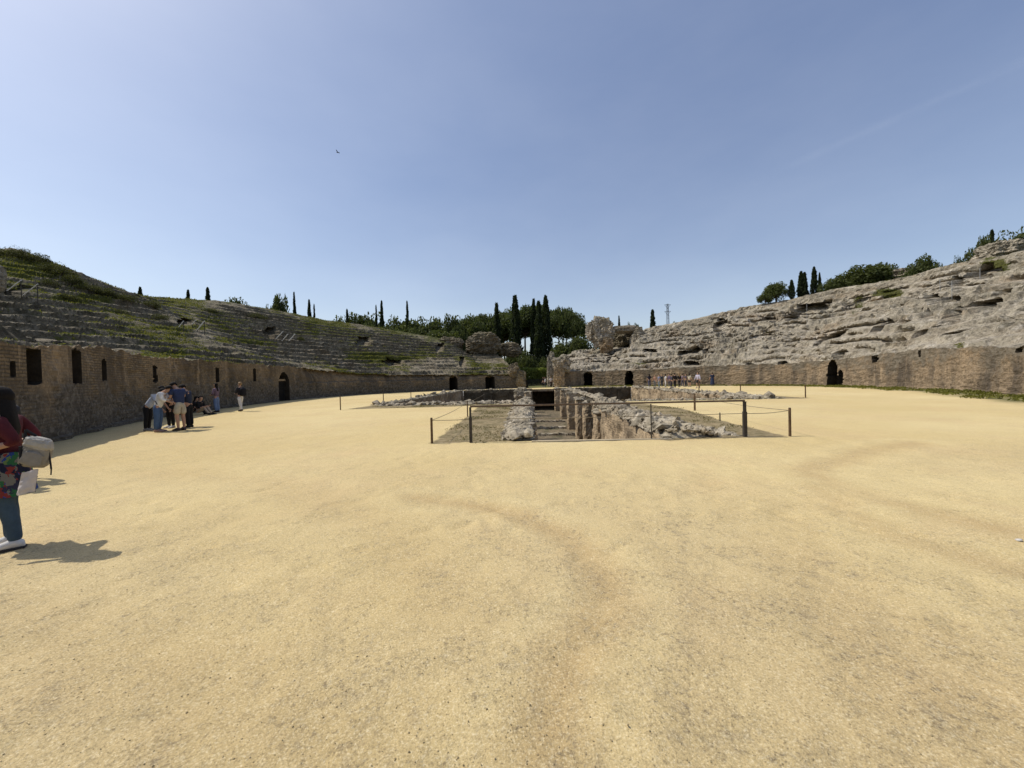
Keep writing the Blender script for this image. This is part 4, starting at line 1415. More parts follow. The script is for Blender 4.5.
CY = [(188, 290.5, 62, 6, 'short dark cypress on the shaded crest, stubbier of the pair'), (207.5, 288, 62, 6, 'short dark cypress on the shaded crest, taller of the pair'),
      (294, 293, 85, 4.2, 'slim cypress beside the bushy tree on the shaded crest'), (309, 300.5, 85, 5.5, 'middle cypress right of the slim one on the shaded crest'), (314, 305, 88, 3, 'smallest cypress close beside the middle one on the shaded crest'),
      (140, 287, 46, 5, 'tiny bushy cypress tip at the dip of the shaded crest'), (347, 310, 95, 5, 'small cypress tip at the left start of the tree belt'), (376, 306, 98, 3, 'thin short cypress just left of the taller one above the tree belt'),
      (381.5, 301.5, 98, 5.5, 'tall dark cypress rising from the left half of the tree belt'), (407, 302, 98, 4.5, 'narrow lone cypress rising from the middle of the tree belt'),
      (496.5, 304, 100, 9, 'cypress left of the great centre cypresses, before the pines'), (515, 296.5, 98, 12.5, 'great broad cypress standing alone left of the passage'), (533.5, 300, 98, 8.5, 'left one of the three crowded cypresses over the passage'),
      (538.5, 302, 95, 10, 'middle one of the three crowded cypresses over the passage'), (545.5, 296.5, 97, 12, 'tallest of the three crowded cypresses over the passage'),
      (619, 316.5, 95, 4, 'small distant cypress above the flat vault slab'), (652.5, 310, 90, 6.5, 'lone cypress near the pylon on the sunlit crest'),
      (791.5, 280, 62, 5.5, 'shortest of the cypress row on the sunlit crest'), (801, 271.5, 62, 6.5, 'second cypress of the row on the sunlit crest'), (804.5, 272.5, 64, 6, 'third cypress, touching the second on the sunlit crest'),
      (814, 267, 62, 6.5, 'tallest cypress of the row on the sunlit crest'), (819.5, 273, 64, 4, 'thin pale cypress at the end of the row on the sunlit crest'), (992, 230.5, 52, 6, 'small cypress behind the pale crest boulder')]
for px, y, d, w, lab in CY:
    plant('cypress', px, y, d, lab, 'cypresses around the amphitheatre', w)
BR = [(237, 296, 66, 30, 'low wide bushy tree on the shaded crest'), (279, 291.5, 80, 14, 'tall ragged bushy tree on the shaded crest'), (267, 303, 80, 8, 'small round tree left of the ragged one on the shaded crest'),
      (340, 313, 100, 18, 'first round tree at the left end of the tree belt'), (358, 312, 102, 20, 'second round tree of the tree belt, low'), (372, 310.5, 104, 22, 'broad round tree under the tall dark cypress'),
      (393, 314, 100, 20, 'round tree between the two tree belt cypresses'), (412, 317, 100, 22, 'round tree right of the narrow lone cypress'), (428, 315, 102, 22, 'wide round tree in the middle of the tree belt'),
      (438, 314.5, 106, 20, 'pale round tree of the tree belt, highest in the middle'), (452, 312.5, 100, 14, 'ragged upright tree right of the pale round one'), (460, 325, 98, 14, 'low round tree at the dip of the tree belt'),
      (416, 326, 94, 26, 'dark low tree in front of the tree belt, near the middle'), (440, 328, 94, 24, 'dark low tree in front of the ragged upright one'), (390, 324, 94, 24, 'dark low tree at the front left of the tree belt'),
      (365, 320, 92, 22, 'dark low tree at the very left front of the tree belt'),
      (563, 340, 92, 26, 'dark bushy tree at the foot of the umbrella pines'), (580, 334, 92, 24, 'dark bushy tree left of the standing ruin block'), (527, 348, 88, 22, 'dark bushy tree behind the exit passage, shaded side'),
      (512, 352, 92, 16, 'dark bushy tree under the great broad cypress'), (548, 356, 86, 20, 'dark bushy tree behind the exit passage, sunny side'),
      (628, 320.5, 98, 10, 'small round tree over the flat vault slab'), (636, 322, 98, 9, 'smaller round tree next to the one over the vault slab'), (674, 320.5, 95, 10, 'low bush tree under the pylon'),
      (603, 319.5, 90, 20, 'round bush tree topping the standing ruin block'),
      (776, 282, 64, 20, 'round dark tree left of the cypress row'), (765, 292, 64, 12, 'small dark tree at the far left of the crest trees'), (840, 272, 60, 34, 'wide low tree right of the cypress row'),
      (868, 263.5, 58, 34, 'wide round tree in the middle of the sunlit crest'), (886, 261, 60, 22, 'round tree merging into the wide crest tree'), (920, 253.5, 55, 30, 'dark dense round tree above the low crest boulder'), (938, 262, 58, 8, 'tiny tree top right of the dense round tree'),
      (957, 254, 54, 6, 'tiny shrubby tree on the bare crest'), (974, 245, 54, 24, 'sloping bushy tree left of the ragged crest tree'), (985, 233, 52, 14, 'ragged upright tree on the crest above the boulder'), (1016, 226, 50, 34, 'large dark tree at the right end of the crest')]
for px, y, d, w, lab in BR:
    plant('broad', px, y, d, lab, 'round trees around the amphitheatre', w * (1.75 if d >= 88 and px < 470 else 1.25))
PN = [(474, 312.5, 106, 34, 'umbrella pine left of the pine row'), (484, 311, 110, 30, 'umbrella pine next to the first cypress'), (503, 309, 110, 34, 'umbrella pine behind the great broad cypress'),
      (524, 303, 108, 36, 'tall umbrella pine between the great cypresses'), (558, 303.5, 106, 30, 'umbrella pine right of the tallest centre cypress'), (573, 310, 104, 24, 'last umbrella pine at the right of the pine row')]
PN += [(464, 318, 112, 26, 'lower umbrella pine at the left end of the pine row'), (492, 316, 116, 30, 'background umbrella pine behind the first cypress'), (514, 306, 118, 36, 'background umbrella pine crown filling behind the great broad cypress'),
       (540, 301.5, 118, 34, 'background umbrella pine crown behind the three crowded cypresses'), (566, 306, 116, 30, 'background umbrella pine between the last two of the row')]
for px, y, d, w, lab in PN:
    plant('pine', px, y, d, lab, 'umbrella pines behind the exit passage', w * 1.25, 0.0)
SH = []
for k, (px, py, w, h_) in enumerate([(6, 256, 26, 10), (22, 256, 22, 10), (38, 262, 24, 10), (52, 270, 24, 10), (62, 276, 26, 11), (50, 284, 18, 8), (75, 284, 24, 10), (88, 290, 26, 9), (102, 294, 22, 9), (115, 298, 22, 8), (70, 298, 18, 7), (128, 300, 22, 8),
                                     (150, 306, 22, 7), (160, 318, 26, 7), (255, 318, 24, 6), (300, 340, 14, 5), (210, 312, 18, 5), (120, 312, 18, 6)]):
    h = surf_hit(px, py)
    if h is None: continue
    p = h[0]
    sc_ = p.y / F_PX
    vk = k % 2
    root = thing('shrub', 'dark leafy shrub high on the shaded stand%s' % [', at the left edge', ', second from the left edge', ' below the left crest', ' beside the green slope', ' at the widest clump', ' below the widest clump', ' along the upper crest', ' on the crest line', ' farther along the crest line', ' under the crest line', ' on the green slope above the handrail', ' near the crest dip', ' right of the crest dip', ' in the broad brown hollow', ' above the iron gate', ' low above the iron gate', ' under the cypress pair', ' in the middle of the green terraces'][k],
                 'shrub', (p.x, p.y, p.z - 0.3), k * 1.3, 'dark shrubs on the shaded stand')
    root.scale = (w * sc_ / [1.4, 1.9][vk], w * sc_ / [1.4, 1.9][vk], h_ * sc_ * 1.35)
    tr, cr = KINDS['shrub'][vk]
    link('trunk', tr, root); link('crown', cr, root)
# hedge and clipped green behind the passage
hr_ = np.random.default_rng(77)
hc = at_depth(536.5, 375, 80)
hd = thing('hedge', 'bright green clipped hedge closing the view through the exit passage', 'hedge', (hc[0], hc[1], 0))
C = hr_.uniform([-5, -0.9, 0.4], [5, 0.9, 3.6], (9000, 3))
C[:, 2] += 0.25 * fbm(C[:, 0] * 0.8, 0, 0, 3)
V, Q = leaf_cloud(C, len(C), 0.16, 0.6, hr_, 0.3)
link('foliage', np_mesh('foliage', V, Q, leaf_mat('hedge_leaves', (0.12, 0.15, 0.03), (0.2, 0.24, 0.05), (0.26, 0.27, 0.07), 1.0)), hd)
gg = Geo()
for k in range(9):
    gg.tube((-4.6 + k * 1.15, 0, -0.1), (-4.6 + k * 1.15 + 0.1, 0, 2.2), 0.06, 0.03, 6)
gg.done('stem', M['bark'], hd)
fc = at_depth(536.5, 384, 76)
fe = thing('fence', 'low dark fence in front of the bright hedge beyond the exit passage', 'fence', (fc[0], fc[1], 0))
gg = Geo()
for k in range(34):
    gg.box((-3.3 + k * 0.2, 0, 0.65), (0.15, 0.03, 1.25 + random.uniform(-0.06, 0.06)))
gg.done('fence_slats', M['dark_gate'], fe)
for x_ in (-3.4, -1.1, 1.1, 3.4):
    gg = Geo(); gg.box((x_, 0.06, 0.7), (0.1, 0.1, 1.5)); gg.done('post', M['dark_gate'], fe)

# grass and weeds on the stands: too many to count
def tufts(st, amount, thresh, size, label, nmax):
    front = st.t <= st.R + 2
    ii, jj = np.where((st.veg[:, front] > thresh) & (st.pd[:, front] < 70) & (st.px[:, front] > -60) & (st.px[:, front] < 1084))
    k = RNG.choice(len(ii), min(nmax, len(ii)), replace=False)
    ii, jj = ii[k], jj[k]
    C = st.P[ii + 4, jj].copy()
    C[:, :2] += RNG.normal(0, 0.06, (len(C), 2))
    szs = size * (0.5 + RNG.random(len(C)))
    C[:, 2] += szs * 0.35
    V, Q = leaf_cloud(C, len(C), size * np.clip(st.pd[:, front][ii, jj] / 32, 0.3, 1.0)[:, None], 0.32, RNG, 1.2)
    o = link('grass_tufts', np_mesh('grass_tufts', V, Q, M['grass']))
    tag(o, label, 'grass', kind='stuff')


tufts(LS, 1, 0.5, 0.10, 'green grass and weeds growing on the shaded terraces', 110000)
tufts(RS, 1, 0.52, 0.11, 'green weeds growing in patches on the sunlit bank', 16000)

# weeds on the ground around the pit
sel = (dirt > 0.6) & (np.hypot(GX, GY) < 62) & ~hole & (GV > 9)
ii, jj = np.where(sel)
dens = fbm(GX[ii, jj] * 0.7, GY[ii, jj] * 0.7, 31, 3)
keep = (dens > 0.12) | (GX[ii, jj] > 20) & (dens > -0.3)
ii, jj = ii[keep], jj[keep]
pw = (GV[ii, jj] ** 1.0); pw = pw / pw.sum()
k = RNG.choice(len(ii), 9000, p=pw)
C = np.stack([GX[ii[k], jj[k]], GY[ii[k], jj[k]], gz[ii[k], jj[k]] + 0.015], -1)
C[:, :2] += RNG.normal(0, 0.12, (len(C), 2))
u_ = C[:, 0] * PU[0] + C[:, 1] * PU[1]; v_ = C[:, 0] * PV[0] + C[:, 1] * PV[1]
inpit = ((u_ > 0) & (u_ < CW) & (v_ > V0) & (v_ < V1)) | ((u_ > UL) & (u_ < UR) & (v_ > V1) & (v_ < V2))
M['dry'] = leaf_mat('dry_weeds', (0.10, 0.095, 0.035), (0.2, 0.165, 0.075), (0.26, 0.21, 0.11), 0.5)
V, Q = leaf_cloud(C[~inpit], 0, 0.035, 0.22, RNG, 0.9)
o = link('weeds', np_mesh('weeds', V, Q, M['dry']))
tag(o, 'dry low weeds on the bare ground around the sunken pit', 'weeds', kind='stuff')

n_ = 16000
si = RNG.integers(0, len(RS.c), n_)
off = RNG.random(n_) ** 1.3 * 3.2
C = np.column_stack([RS.c[si] - RS.nrm[si] * (0.2 + off[:, None]), RNG.uniform(0.02, 0.12, n_)])
kp = (fbm(C[:, 0] * 0.4, C[:, 1] * 0.4, 5, 3) > -0.15 + 0.12 * off) & (C[:, 1] > 12)
V, Q = leaf_cloud(C[kp], 0, 0.11, 0.3, RNG, 1.0)
o = link('wall_weeds', np_mesh('wall_weeds', V, Q, M['grass']))
tag(o, 'strip of green weeds along the foot of the sunlit stained wall', 'weeds', kind='stuff')

# ------------------------------------------------------------------ contrail
m, nt, b = mat('contrail_vapour')
n = N(nt)
tr_ = nt.nodes.new('ShaderNodeBsdfTransparent'); df = nt.nodes.new('ShaderNodeBsdfTranslucent'); ms = nt.nodes.new('ShaderNodeMixShader')
df.inputs[0].default_value = (1, 1, 1, 1)
uvv = n.coord('UV')
sp_ = nt.nodes.new('ShaderNodeSeparateXYZ'); nt.links.new(uvv, sp_.inputs[0])
ed = n.math('MULTIPLY', n.math('MULTIPLY', sp_.outputs[1], n.math('SUBTRACT', 1.0, sp_.outputs[1])), 4.0)
ed = n.math('MULTIPLY', ed, n.ramp(sp_.outputs[0], (0.0, 0.35)))
al = n.math('MULTIPLY', n.math('MULTIPLY', ed, ed), n.ramp(n.noise(n.mapping(uvv, (9, 1.5, 1)), 1.0, 4), (0.3, 0.75, 0.002, 0.03)))
nt.links.new(al, ms.inputs[0]); nt.links.new(tr_.outputs[0], ms.inputs[1]); dd_ = nt.nodes.new('ShaderNodeBsdfDiffuse'); dd_.inputs[0].default_value = (1, 1, 1, 1)
ad_ = nt.nodes.new('ShaderNodeAddShader')
nt.links.new(df.outputs[0], ad_.inputs[0]); nt.links.new(dd_.outputs[0], ad_.inputs[1]); nt.links.new(ad_.outputs[0], ms.inputs[2])
nt.links.new(ms.outputs[0], [q_ for q_ in nt.nodes if q_.type == 'OUTPUT_MATERIAL'][0].inputs[0])
e0, e1 = at_depth(722, 196, 6000), at_depth(1080, 36, 3600)
cs_, ct_ = np.linspace(0, 1, 40), np.linspace(-1, 1, 5)
dv = np.array([0, 0, 1.0])
Pc_ = e0 + (e1 - e0) * cs_[:, None, None] + dv * (ct_[None, :, None] * 85)
uvc = np.stack(np.meshgrid(cs_, (ct_ + 1) / 2, indexing='ij'), -1)
o = link('contrail', np_mesh('contrail', Pc_.reshape(-1, 3), grid_quads(40, 5), m, True, uvc.reshape(-1, 2)))
tag(o, 'faint thin white vapour trail slanting up across the right of the sky', 'contrail', kind='stuff')

# ------------------------------------------------------------------ pylon, bird
pb = at_depth(667.5, 304, 260)
pt = thing('pylon', 'distant steel lattice power pylon beyond the sunlit crest', 'pylon', (pb[0], pb[1], 0))
gg = Geo()
Hh = pb[2]
ws = lambda z: 1.2 * (1 - z / Hh) + 0.4
lv = np.linspace(0, Hh, 12)
for z0, z1 in zip(lv[:-1], lv[1:]):
    for sx in (-1, 1):
        for sy in (-1, 1):
            gg.tube((sx * ws(z0), sy * ws(z0), z0), (sx * ws(z1), sy * ws(z1), z1), 0.11, None, 5)
        gg.tube((sx * ws(z0), -ws(z0), z0), (-sx * ws(z1), -ws(z1), z1), 0.07, None, 5)
    gg.tube((-ws(z1), -ws(z1), z1), (ws(z1), -ws(z1), z1), 0.1, None, 5)
gg.done('tower', M['pylon'], pt)
for zz_ in (0.99, 0.9):
    gg = Geo()
    gg.tube((-2.0, 0, Hh * zz_), (2.0, 0, Hh * zz_), 0.14, None, 5); gg.tube((-2.0, 0, Hh * zz_), (0, 0, Hh * (zz_ - 0.05)), 0.1, None, 5); gg.tube((2.0, 0, Hh * zz_), (0, 0, Hh * (zz_ - 0.05)), 0.1, None, 5)
    gg.done('cross_arm', M['pylon'], pt)
bp = at_depth(337.7, 152.5, 40)
M['bird'] = plain('dark_feathers', (0.03, 0.03, 0.03), 0.8)
bm = bmesh.new()
prof = [(-0.17, 0.004), (-0.10, 0.022), (0.0, 0.04), (0.09, 0.03), (0.14, 0.022), (0.19, 0.004)]
rings = []
for y_, r_ in prof:
    rings.append([bm.verts.new((r_ * math.cos(a), y_, r_ * 0.85 * math.sin(a))) for a in np.linspace(0, 2 * np.pi, 8, endpoint=False)])
for a, b__ in zip(rings[:-1], rings[1:]):
    for i in range(8):
        bm.faces.new((a[i], a[(i + 1) % 8], b__[(i + 1) % 8], b__[i]))
for s_ in (-1, 1):
    pts = [(0.02 * s_, 0.08, 0.02), (0.14 * s_, 0.10, 0.09), (0.28 * s_, 0.03, 0.14), (0.13 * s_, -0.04, 0.08), (0.02 * s_, -0.05, 0.02)]
    bm.faces.new([bm.verts.new(p_) for p_ in (pts if s_ > 0 else pts[::-1])])
bm.faces.new([bm.verts.new(p_) for p_ in [(-0.015, -0.12, 0), (0.015, -0.12, 0), (0.05, -0.25, 0), (-0.05, -0.25, 0)]])
me = bpy.data.meshes.new('bird'); bm.to_mesh(me); bm.free(); me.materials.append(M['bird'])
o = link('bird', me, None, bp)
o.rotation_euler = (0.2, 0.3, 1.2)
tag(o, 'small dark bird flying alone in the open sky', 'bird')


# ------------------------------------------------------------------ people
def skin_obj(name, verts, edges, radii, roots, material, parent, sub=1):
    me = bpy.data.meshes.new(name)
    me.from_pydata([tuple(v_) for v_ in verts], edges, [])
    me.materials.append(material)
    o = link(name, me, parent)
    o.modifiers.new('skin', 'SKIN').use_smooth_shade = True
    if not me.skin_vertices:
        me.skin_vertices.new()
    sv = me.skin_vertices[0].data
    for i, r_ in enumerate(radii):
        sv[i].radius = r_ if isinstance(r_, tuple) else (r_, r_)
        sv[i].use_root = i in roots
    ss = o.modifiers.new('sub', 'SUBSURF')
    ss.levels = ss.render_levels = sub
    return o


CMATS = {}


def cloth(col, name='cloth'):
    key = tuple(round(c_, 3) for c_ in col)
    if key not in CMATS:
        CMATS[key] = plain('%s_fabric' % name, col, 0.85, 0.18, 9, 0.004)
    return CMATS[key]


SKIN = plain('skin', (0.42, 0.25, 0.17), 0.6, 0.08, 4)
HAIR = plain('dark_hair', (0.010, 0.008, 0.007), 0.85, 0.3, 40, 0.003)
HAIRB = plain('fair_hair', (0.25, 0.16, 0.08), 0.6, 0.3, 40, 0.003)
EYE = plain('eye', (0.02, 0.015, 0.012), 0.3, 0.1)


class Person:
    """local frame: faces +Y, z up, metres"""

    def __init__(self, label, loc, heading, H, group=None, bend=0.0, stride=0.0, arms=((0.16, 0.05, 0.58), (0.19, 0.14, 0.45)), arms_r=None, head_tilt=0.0, sit=False, lean_x=0.0):
        self.root = thing('person', label, 'person', loc, heading, group)
        self.H = H
        V = lambda x, y, z: Vector((x * H, y * H, z * H))
        J = {}
        pz = 0.53 if not sit else 0.14
        J['pelvis'] = V(0, 0, pz)
        up = lambda x, y, z: J['pelvis'] + Matrix.Rotation(-bend, 3, 'X') @ V(x, y, z - 0.53)
        J['waist'] = up(0, 0.004, 0.62)
        bend2 = bend
        J['chest'] = up(0, 0.004, 0.735)
        J['neck'] = up(0, -0.004, 0.825)
        hr = Matrix.Rotation(-(head_tilt), 3, 'X')
        nb = J['neck']
        upd = Matrix.Rotation(-bend, 3, 'X') @ hr
        J['throat'] = nb + upd @ V(0, 0.008, 0.035)
        J['jaw'] = nb + upd @ V(0, 0.022, 0.065)
        J['head'] = nb + upd @ V(0, 0.016, 0.107)
        J['crown'] = nb + upd @ V(0, 0.006, 0.148)
        self.upd = upd
        for s_, nm, arm in ((-1, 'l', arms), (1, 'r', arms_r or arms)):
            J['shoulder_' + nm] = up(s_ * 0.105, 0, 0.80)
            e, w_ = arm
            if bend > 0.35:
                J['elbow_' + nm] = J['shoulder_' + nm] + V(s_ * 0.02, e[1], -0.16)
                J['wrist_' + nm] = J['elbow_' + nm] + V(s_ * -0.02, w_[1] - e[1] + 0.02, -0.12)
            else:
                J['elbow_' + nm] = V(s_ * e[0], e[1], e[2]) + (V(0, 0, pz - 0.53))
                J['wrist_' + nm] = V(s_ * w_[0], w_[1], w_[2]) + (V(0, 0, pz - 0.53))
            hip = V(s_ * 0.052, 0, pz - 0.015)
            J['hip_' + nm] = hip
            if sit:
                J['knee_' + nm] = V(s_ * 0.08, 0.2, 0.26)
                J['ankle_' + nm] = V(s_ * 0.07, 0.34, 0.045)
            else:
                J['knee_' + nm] = V(s_ * 0.056, s_ * stride * 0.5 + 0.012, 0.285)
                J['ankle_' + nm] = V(s_ * 0.056, s_ * stride * 1.0 - 0.012, 0.045 + (0.02 if s_ < 0 and stride > 0.05 else 0))
            J['toe_' + nm] = J['ankle_' + nm] + V(s_ * 0.012, 0.1, -0.028)
        self.J = J

    def chain(self, spec, name, material, roots, sub=1, extra=None):
        """spec: list of (key, position, radius, parent key)"""
        keys = [s_[0] for s_ in spec]
        verts = [s_[1] for s_ in spec]
        rad = [tuple(r_ * self.H for r_ in s_[2]) if isinstance(s_[2], tuple) else s_[2] * self.H for s_ in spec]
        edges = [(keys.index(s_[3]), i) for i, s_ in enumerate(spec) if s_[3]]
        return skin_obj(name, verts, edges, rad, [i for i, s_ in enumerate(spec) if not s_[3]], material, self.root, sub)

    def body(self, fingers=True, sub=1, face=False):
        J, H = self.J, self.H
        sp = [('pelvis', J['pelvis'], (0.075, 0.055), None), ('waist', J['waist'], (0.066, 0.05), 'pelvis'), ('chest', J['chest'], (0.078, 0.055), 'waist'),
              ('neck', J['neck'], 0.034, 'chest'), ('throat', J['throat'], 0.031, 'neck'), ('jaw', J['jaw'], 0.044, 'throat'), ('head', J['head'], (0.049, 0.058), 'jaw'), ('crown', J['crown'], 0.038, 'head')]
        for n_ in 'lr':
            sp += [('shoulder_' + n_, J['shoulder_' + n_], 0.033, 'chest'), ('elbow_' + n_, J['elbow_' + n_], 0.023, 'shoulder_' + n_), ('wrist_' + n_, J['wrist_' + n_], 0.015, 'elbow_' + n_)]
            d = (J['wrist_' + n_] - J['elbow_' + n_]).normalized()
            sp += [('palm_' + n_, J['wrist_' + n_] + d * 0.045 * H, (0.022, 0.012), 'wrist_' + n_)]
            sp += [('hip_' + n_, J['hip_' + n_], 0.05, 'pelvis'), ('knee_' + n_, J['knee_' + n_], 0.033, 'hip_' + n_),
                   ('calf_' + n_, J['knee_' + n_].lerp(J['ankle_' + n_], 0.35) + Vector((0, -0.008 * H, 0)), 0.031, 'knee_' + n_), ('ankle_' + n_, J['ankle_' + n_], 0.021, 'calf_' + n_),
                   ('toe_' + n_, J['toe_' + n_], (0.022, 0.014), 'ankle_' + n_)]
        if fingers:
            for n_, sg in (('l', -1), ('r', 1)):
                d = (J['wrist_' + n_] - J['elbow_' + n_]).normalized()
                side = d.cross(Vector((sg, 0, 0.2))).normalized()
                nrm = d.cross(side).normalized()
                w_ = J['wrist_' + n_]
                for q_, (off, ln) in enumerate([(0.016, 0.036), (0.0055, 0.042), (-0.005, 0.039), (-0.0155, 0.03)]):
                    b0 = w_ + d * 0.05 * H + side * off * H
                    sp += [('f%d0%s' % (q_, n_), b0, 0.0056, None), ('f%d1%s' % (q_, n_), b0 + d * ln * 0.6 * H + nrm * 0.004 * H, 0.0052, 'f%d0%s' % (q_, n_)), ('f%d2%s' % (q_, n_), b0 + d * ln * H + nrm * 0.014 * H, 0.0042, 'f%d1%s' % (q_, n_))]
                b0 = w_ + d * 0.018 * H + side * 0.014 * H
                sp += [('t0' + n_, b0, 0.0066, None), ('t1' + n_, b0 + (d * 0.02 + side * 0.016) * H, 0.006, 't0' + n_), ('t2' + n_, b0 + (d * 0.04 + side * 0.02 + nrm * 0.008) * H, 0.0048, 't1' + n_)]
        if face:
            fw = self.upd @ Vector((0, 1, 0))
            sp += [('nose0', J['head'] + fw * 0.045 * H - self.upd @ Vector((0, 0, 0.012 * H)), 0.01, None), ('nose1', J['head'] + fw * 0.066 * H - self.upd @ Vector((0, 0, 0.02 * H)), 0.006, 'nose0')]
            for sx in (-1, 1):
                e0 = J['head'] + self.upd @ Vector((sx * 0.047 * H, -0.006 * H, -0.012 * H))
                sp += [('ear0%d' % sx, e0 + Vector((0, 0, 0.008 * H)), 0.006, None), ('ear1%d' % sx, e0 + self.upd @ Vector((sx * 0.006 * H, -0.006 * H, -0.012 * H)), 0.005, 'ear0%d' % sx)]
        o = self.chain(sp, 'body', SKIN, [], sub)
        if face:
            for sx in (-1, 1):
                gg = Geo()
                c_ = J['head'] + self.upd @ Vector((sx * 0.019 * H, 0.052 * H, 0.0))
                gg.ball(c_, (0.008 * H,) * 3, 2); gg.done('eye', EYE, self.root, True)
            gg = Geo(); c_ = J['head'] + self.upd @ Vector((0, 0.056 * H, -0.04 * H)); gg.ball(c_, (0.014 * H, 0.005 * H, 0.004 * H), 2)
            gg.done('mouth', plain('lips', (0.35, 0.12, 0.1), 0.5, 0.1), self.root, True)
        return o

    def top(self, col, sleeve=0.55, length=0.065, name='shirt', grow=0.012, sub=1):
        J = self.J
        g = grow
        hem = J['pelvis'] + Vector((0, 0, (0.02 - length) * self.H))
        sp = [('chest', J['chest'], (0.082 + g, 0.058 + g), None), ('waist', J['waist'], (0.07 + g, 0.053 + g), 'chest'), ('hem', hem, (0.077 + g, 0.058 + g), 'waist'), ('neck', J['chest'].lerp(J['neck'], 0.8), 0.045, 'chest')]
        for n_ in 'lr':
            sp.append(('s' + n_, J['shoulder_' + n_], 0.038 + g * 0.5, 'chest'))
            if sleeve <= 1:
                sp.append(('e' + n_, J['shoulder_' + n_].lerp(J['elbow_' + n_], sleeve), 0.03 + g * 0.6, 's' + n_))
            else:
                sp.append(('e' + n_, J['elbow_' + n_], 0.027 + g * 0.6, 's' + n_))
                sp.append(('w' + n_, J['elbow_' + n_].lerp(J['wrist_' + n_], sleeve - 1), 0.02 + g * 0.6, 'e' + n_))
        return self.chain(sp, name, cloth(col, name), [], sub)

    def legs(self, col, length=2.0, name='trousers', wide=0.0, sub=1):
        J = self.J
        sp = [('p', J['pelvis'] + Vector((0, 0, 0.01 * self.H)), (0.076, 0.060), None), ('wb', J['pelvis'].lerp(J['waist'], 0.45), (0.068, 0.052), 'p')]
        for n_ in 'lr':
            sp.append(('h' + n_, J['hip_' + n_], 0.058, 'p'))
            if length <= 1:
                sp.append(('k' + n_, J['hip_' + n_].lerp(J['knee_' + n_], length), 0.046 + wide, 'h' + n_))
            else:
                sp.append(('m' + n_, J['hip_' + n_].lerp(J['knee_' + n_], 0.5), 0.049 + wide, 'h' + n_))
                sp.append(('k' + n_, J['knee_' + n_], 0.041 + wide, 'm' + n_))
                sp.append(('c' + n_, J['knee_' + n_].lerp(J['ankle_' + n_], 0.35) + Vector((0, -0.008 * self.H, 0)), 0.038 + wide, 'k' + n_))
                sp.append(('a' + n_, J['knee_' + n_].lerp(J['ankle_' + n_], max(0.5, min(1, length - 1) * 1.0)), 0.030 + wide, 'c' + n_))
        return self.chain(sp, name, cloth(col, name), [], sub)

    def skirt(self, col, z0, z1, r0, r1, name='skirt', material=None):
        H = self.H
        nz, nr = 14, 40
        th = np.linspace(0, 2 * np.pi, nr + 1)
        zz_ = np.linspace(z0, z1, nz)
        T, Z = np.meshgrid(th, zz_)
        k = (Z - z0) / (z1 - z0)
        r_ = (r0 + (r1 - r0) * k) * (1 + 0.10 * k * np.sin(T * 7 + 1) + 0.05 * k * np.sin(T * 13))
        P_ = np.stack([r_ * np.cos(T) * H, r_ * np.sin(T) * 0.8 * H, Z * H], -1)
        return link(name, np_mesh(name, P_.reshape(-1, 3), grid_quads(nz, nr + 1), material or cloth(col, name), True), self.root)

    def hair(self, m_=None, long=0.0):
        J, H = self.J, self.H
        bm = bmesh.new()
        bmesh.ops.create_icosphere(bm, subdivisions=3, radius=1)
        kill = [v_ for v_ in bm.verts if v_.co.y > 0.08 and v_.co.z < 0.62 * v_.co.y + 0.12 or v_.co.z < -0.72]
        bmesh.ops.delete(bm, geom=kill, context='VERTS')
        M3 = self.upd
        c_ = J['head'] + M3 @ Vector((0, -0.010 * H, 0.014 * H))
        for v_ in bm.verts:
            k = 1 + 0.05 * float(perlin(v_.co.x * 3, v_.co.y * 3, v_.co.z * 3))
            v_.co = c_ + M3 @ Vector((v_.co.x * 0.0565 * H * k, v_.co.y * 0.068 * H * k, v_.co.z * 0.066 * H * k))
        if long:
            bk, up_ = M3 @ Vector((0, -1, 0)), M3 @ Vector((0, 0, 1))
            dn_ = Vector((0, 0, -1))
            st_ = J['head'] + bk * 0.02 * H + up_ * 0.02 * H
            sd2 = M3 @ Vector((-1, 0, 0)) * (0.035 * H if long > 0.15 else 0.0)
            nb_ = J['neck'] + bk * 0.022 * H + sd2
            cen = [st_, J['head'] + bk * 0.028 * H - up_ * 0.035 * H, nb_, nb_ + bk * 0.018 * H + dn_ * long * 0.5 * H, nb_ + bk * 0.01 * H + dn_ * long * 0.85 * H, nb_ + bk * 0.005 * H + dn_ * long * H]
            wd = [(0.05, 0.045), (0.054, 0.036), (0.054, 0.03), (0.05, 0.024), (0.038, 0.016), (0.016, 0.006)]
            rings_ = []
            for c2, (a_, b__) in zip(cen, wd):
                rings_.append([bm.verts.new(c2 + Vector((math.cos(t_) * a_ * H, math.sin(t_) * b__ * H * (1 + 0.12 * math.sin(5 * t_)), 0))) for t_ in np.linspace(0, 2 * np.pi, 16, endpoint=False)])
            for r0, r1 in zip(rings_[:-1], rings_[1:]):
                for i in range(16):
                    bm.faces.new((r0[i], r0[(i + 1) % 16], r1[(i + 1) % 16], r1[i]))
            bm.faces.new(rings_[-1])
        me = bpy.data.meshes.new('hair')
        bm.to_mesh(me); bm.free()
        me.materials.append(m_ or HAIR)
        me.polygons.foreach_set('use_smooth', np.full(len(me.polygons), True))
        o = link('hair', me, self.root)
        if not long:
            so = o.modifiers.new('s', 'SOLIDIFY'); so.thickness = 0.005; so.offset = -1
        return o

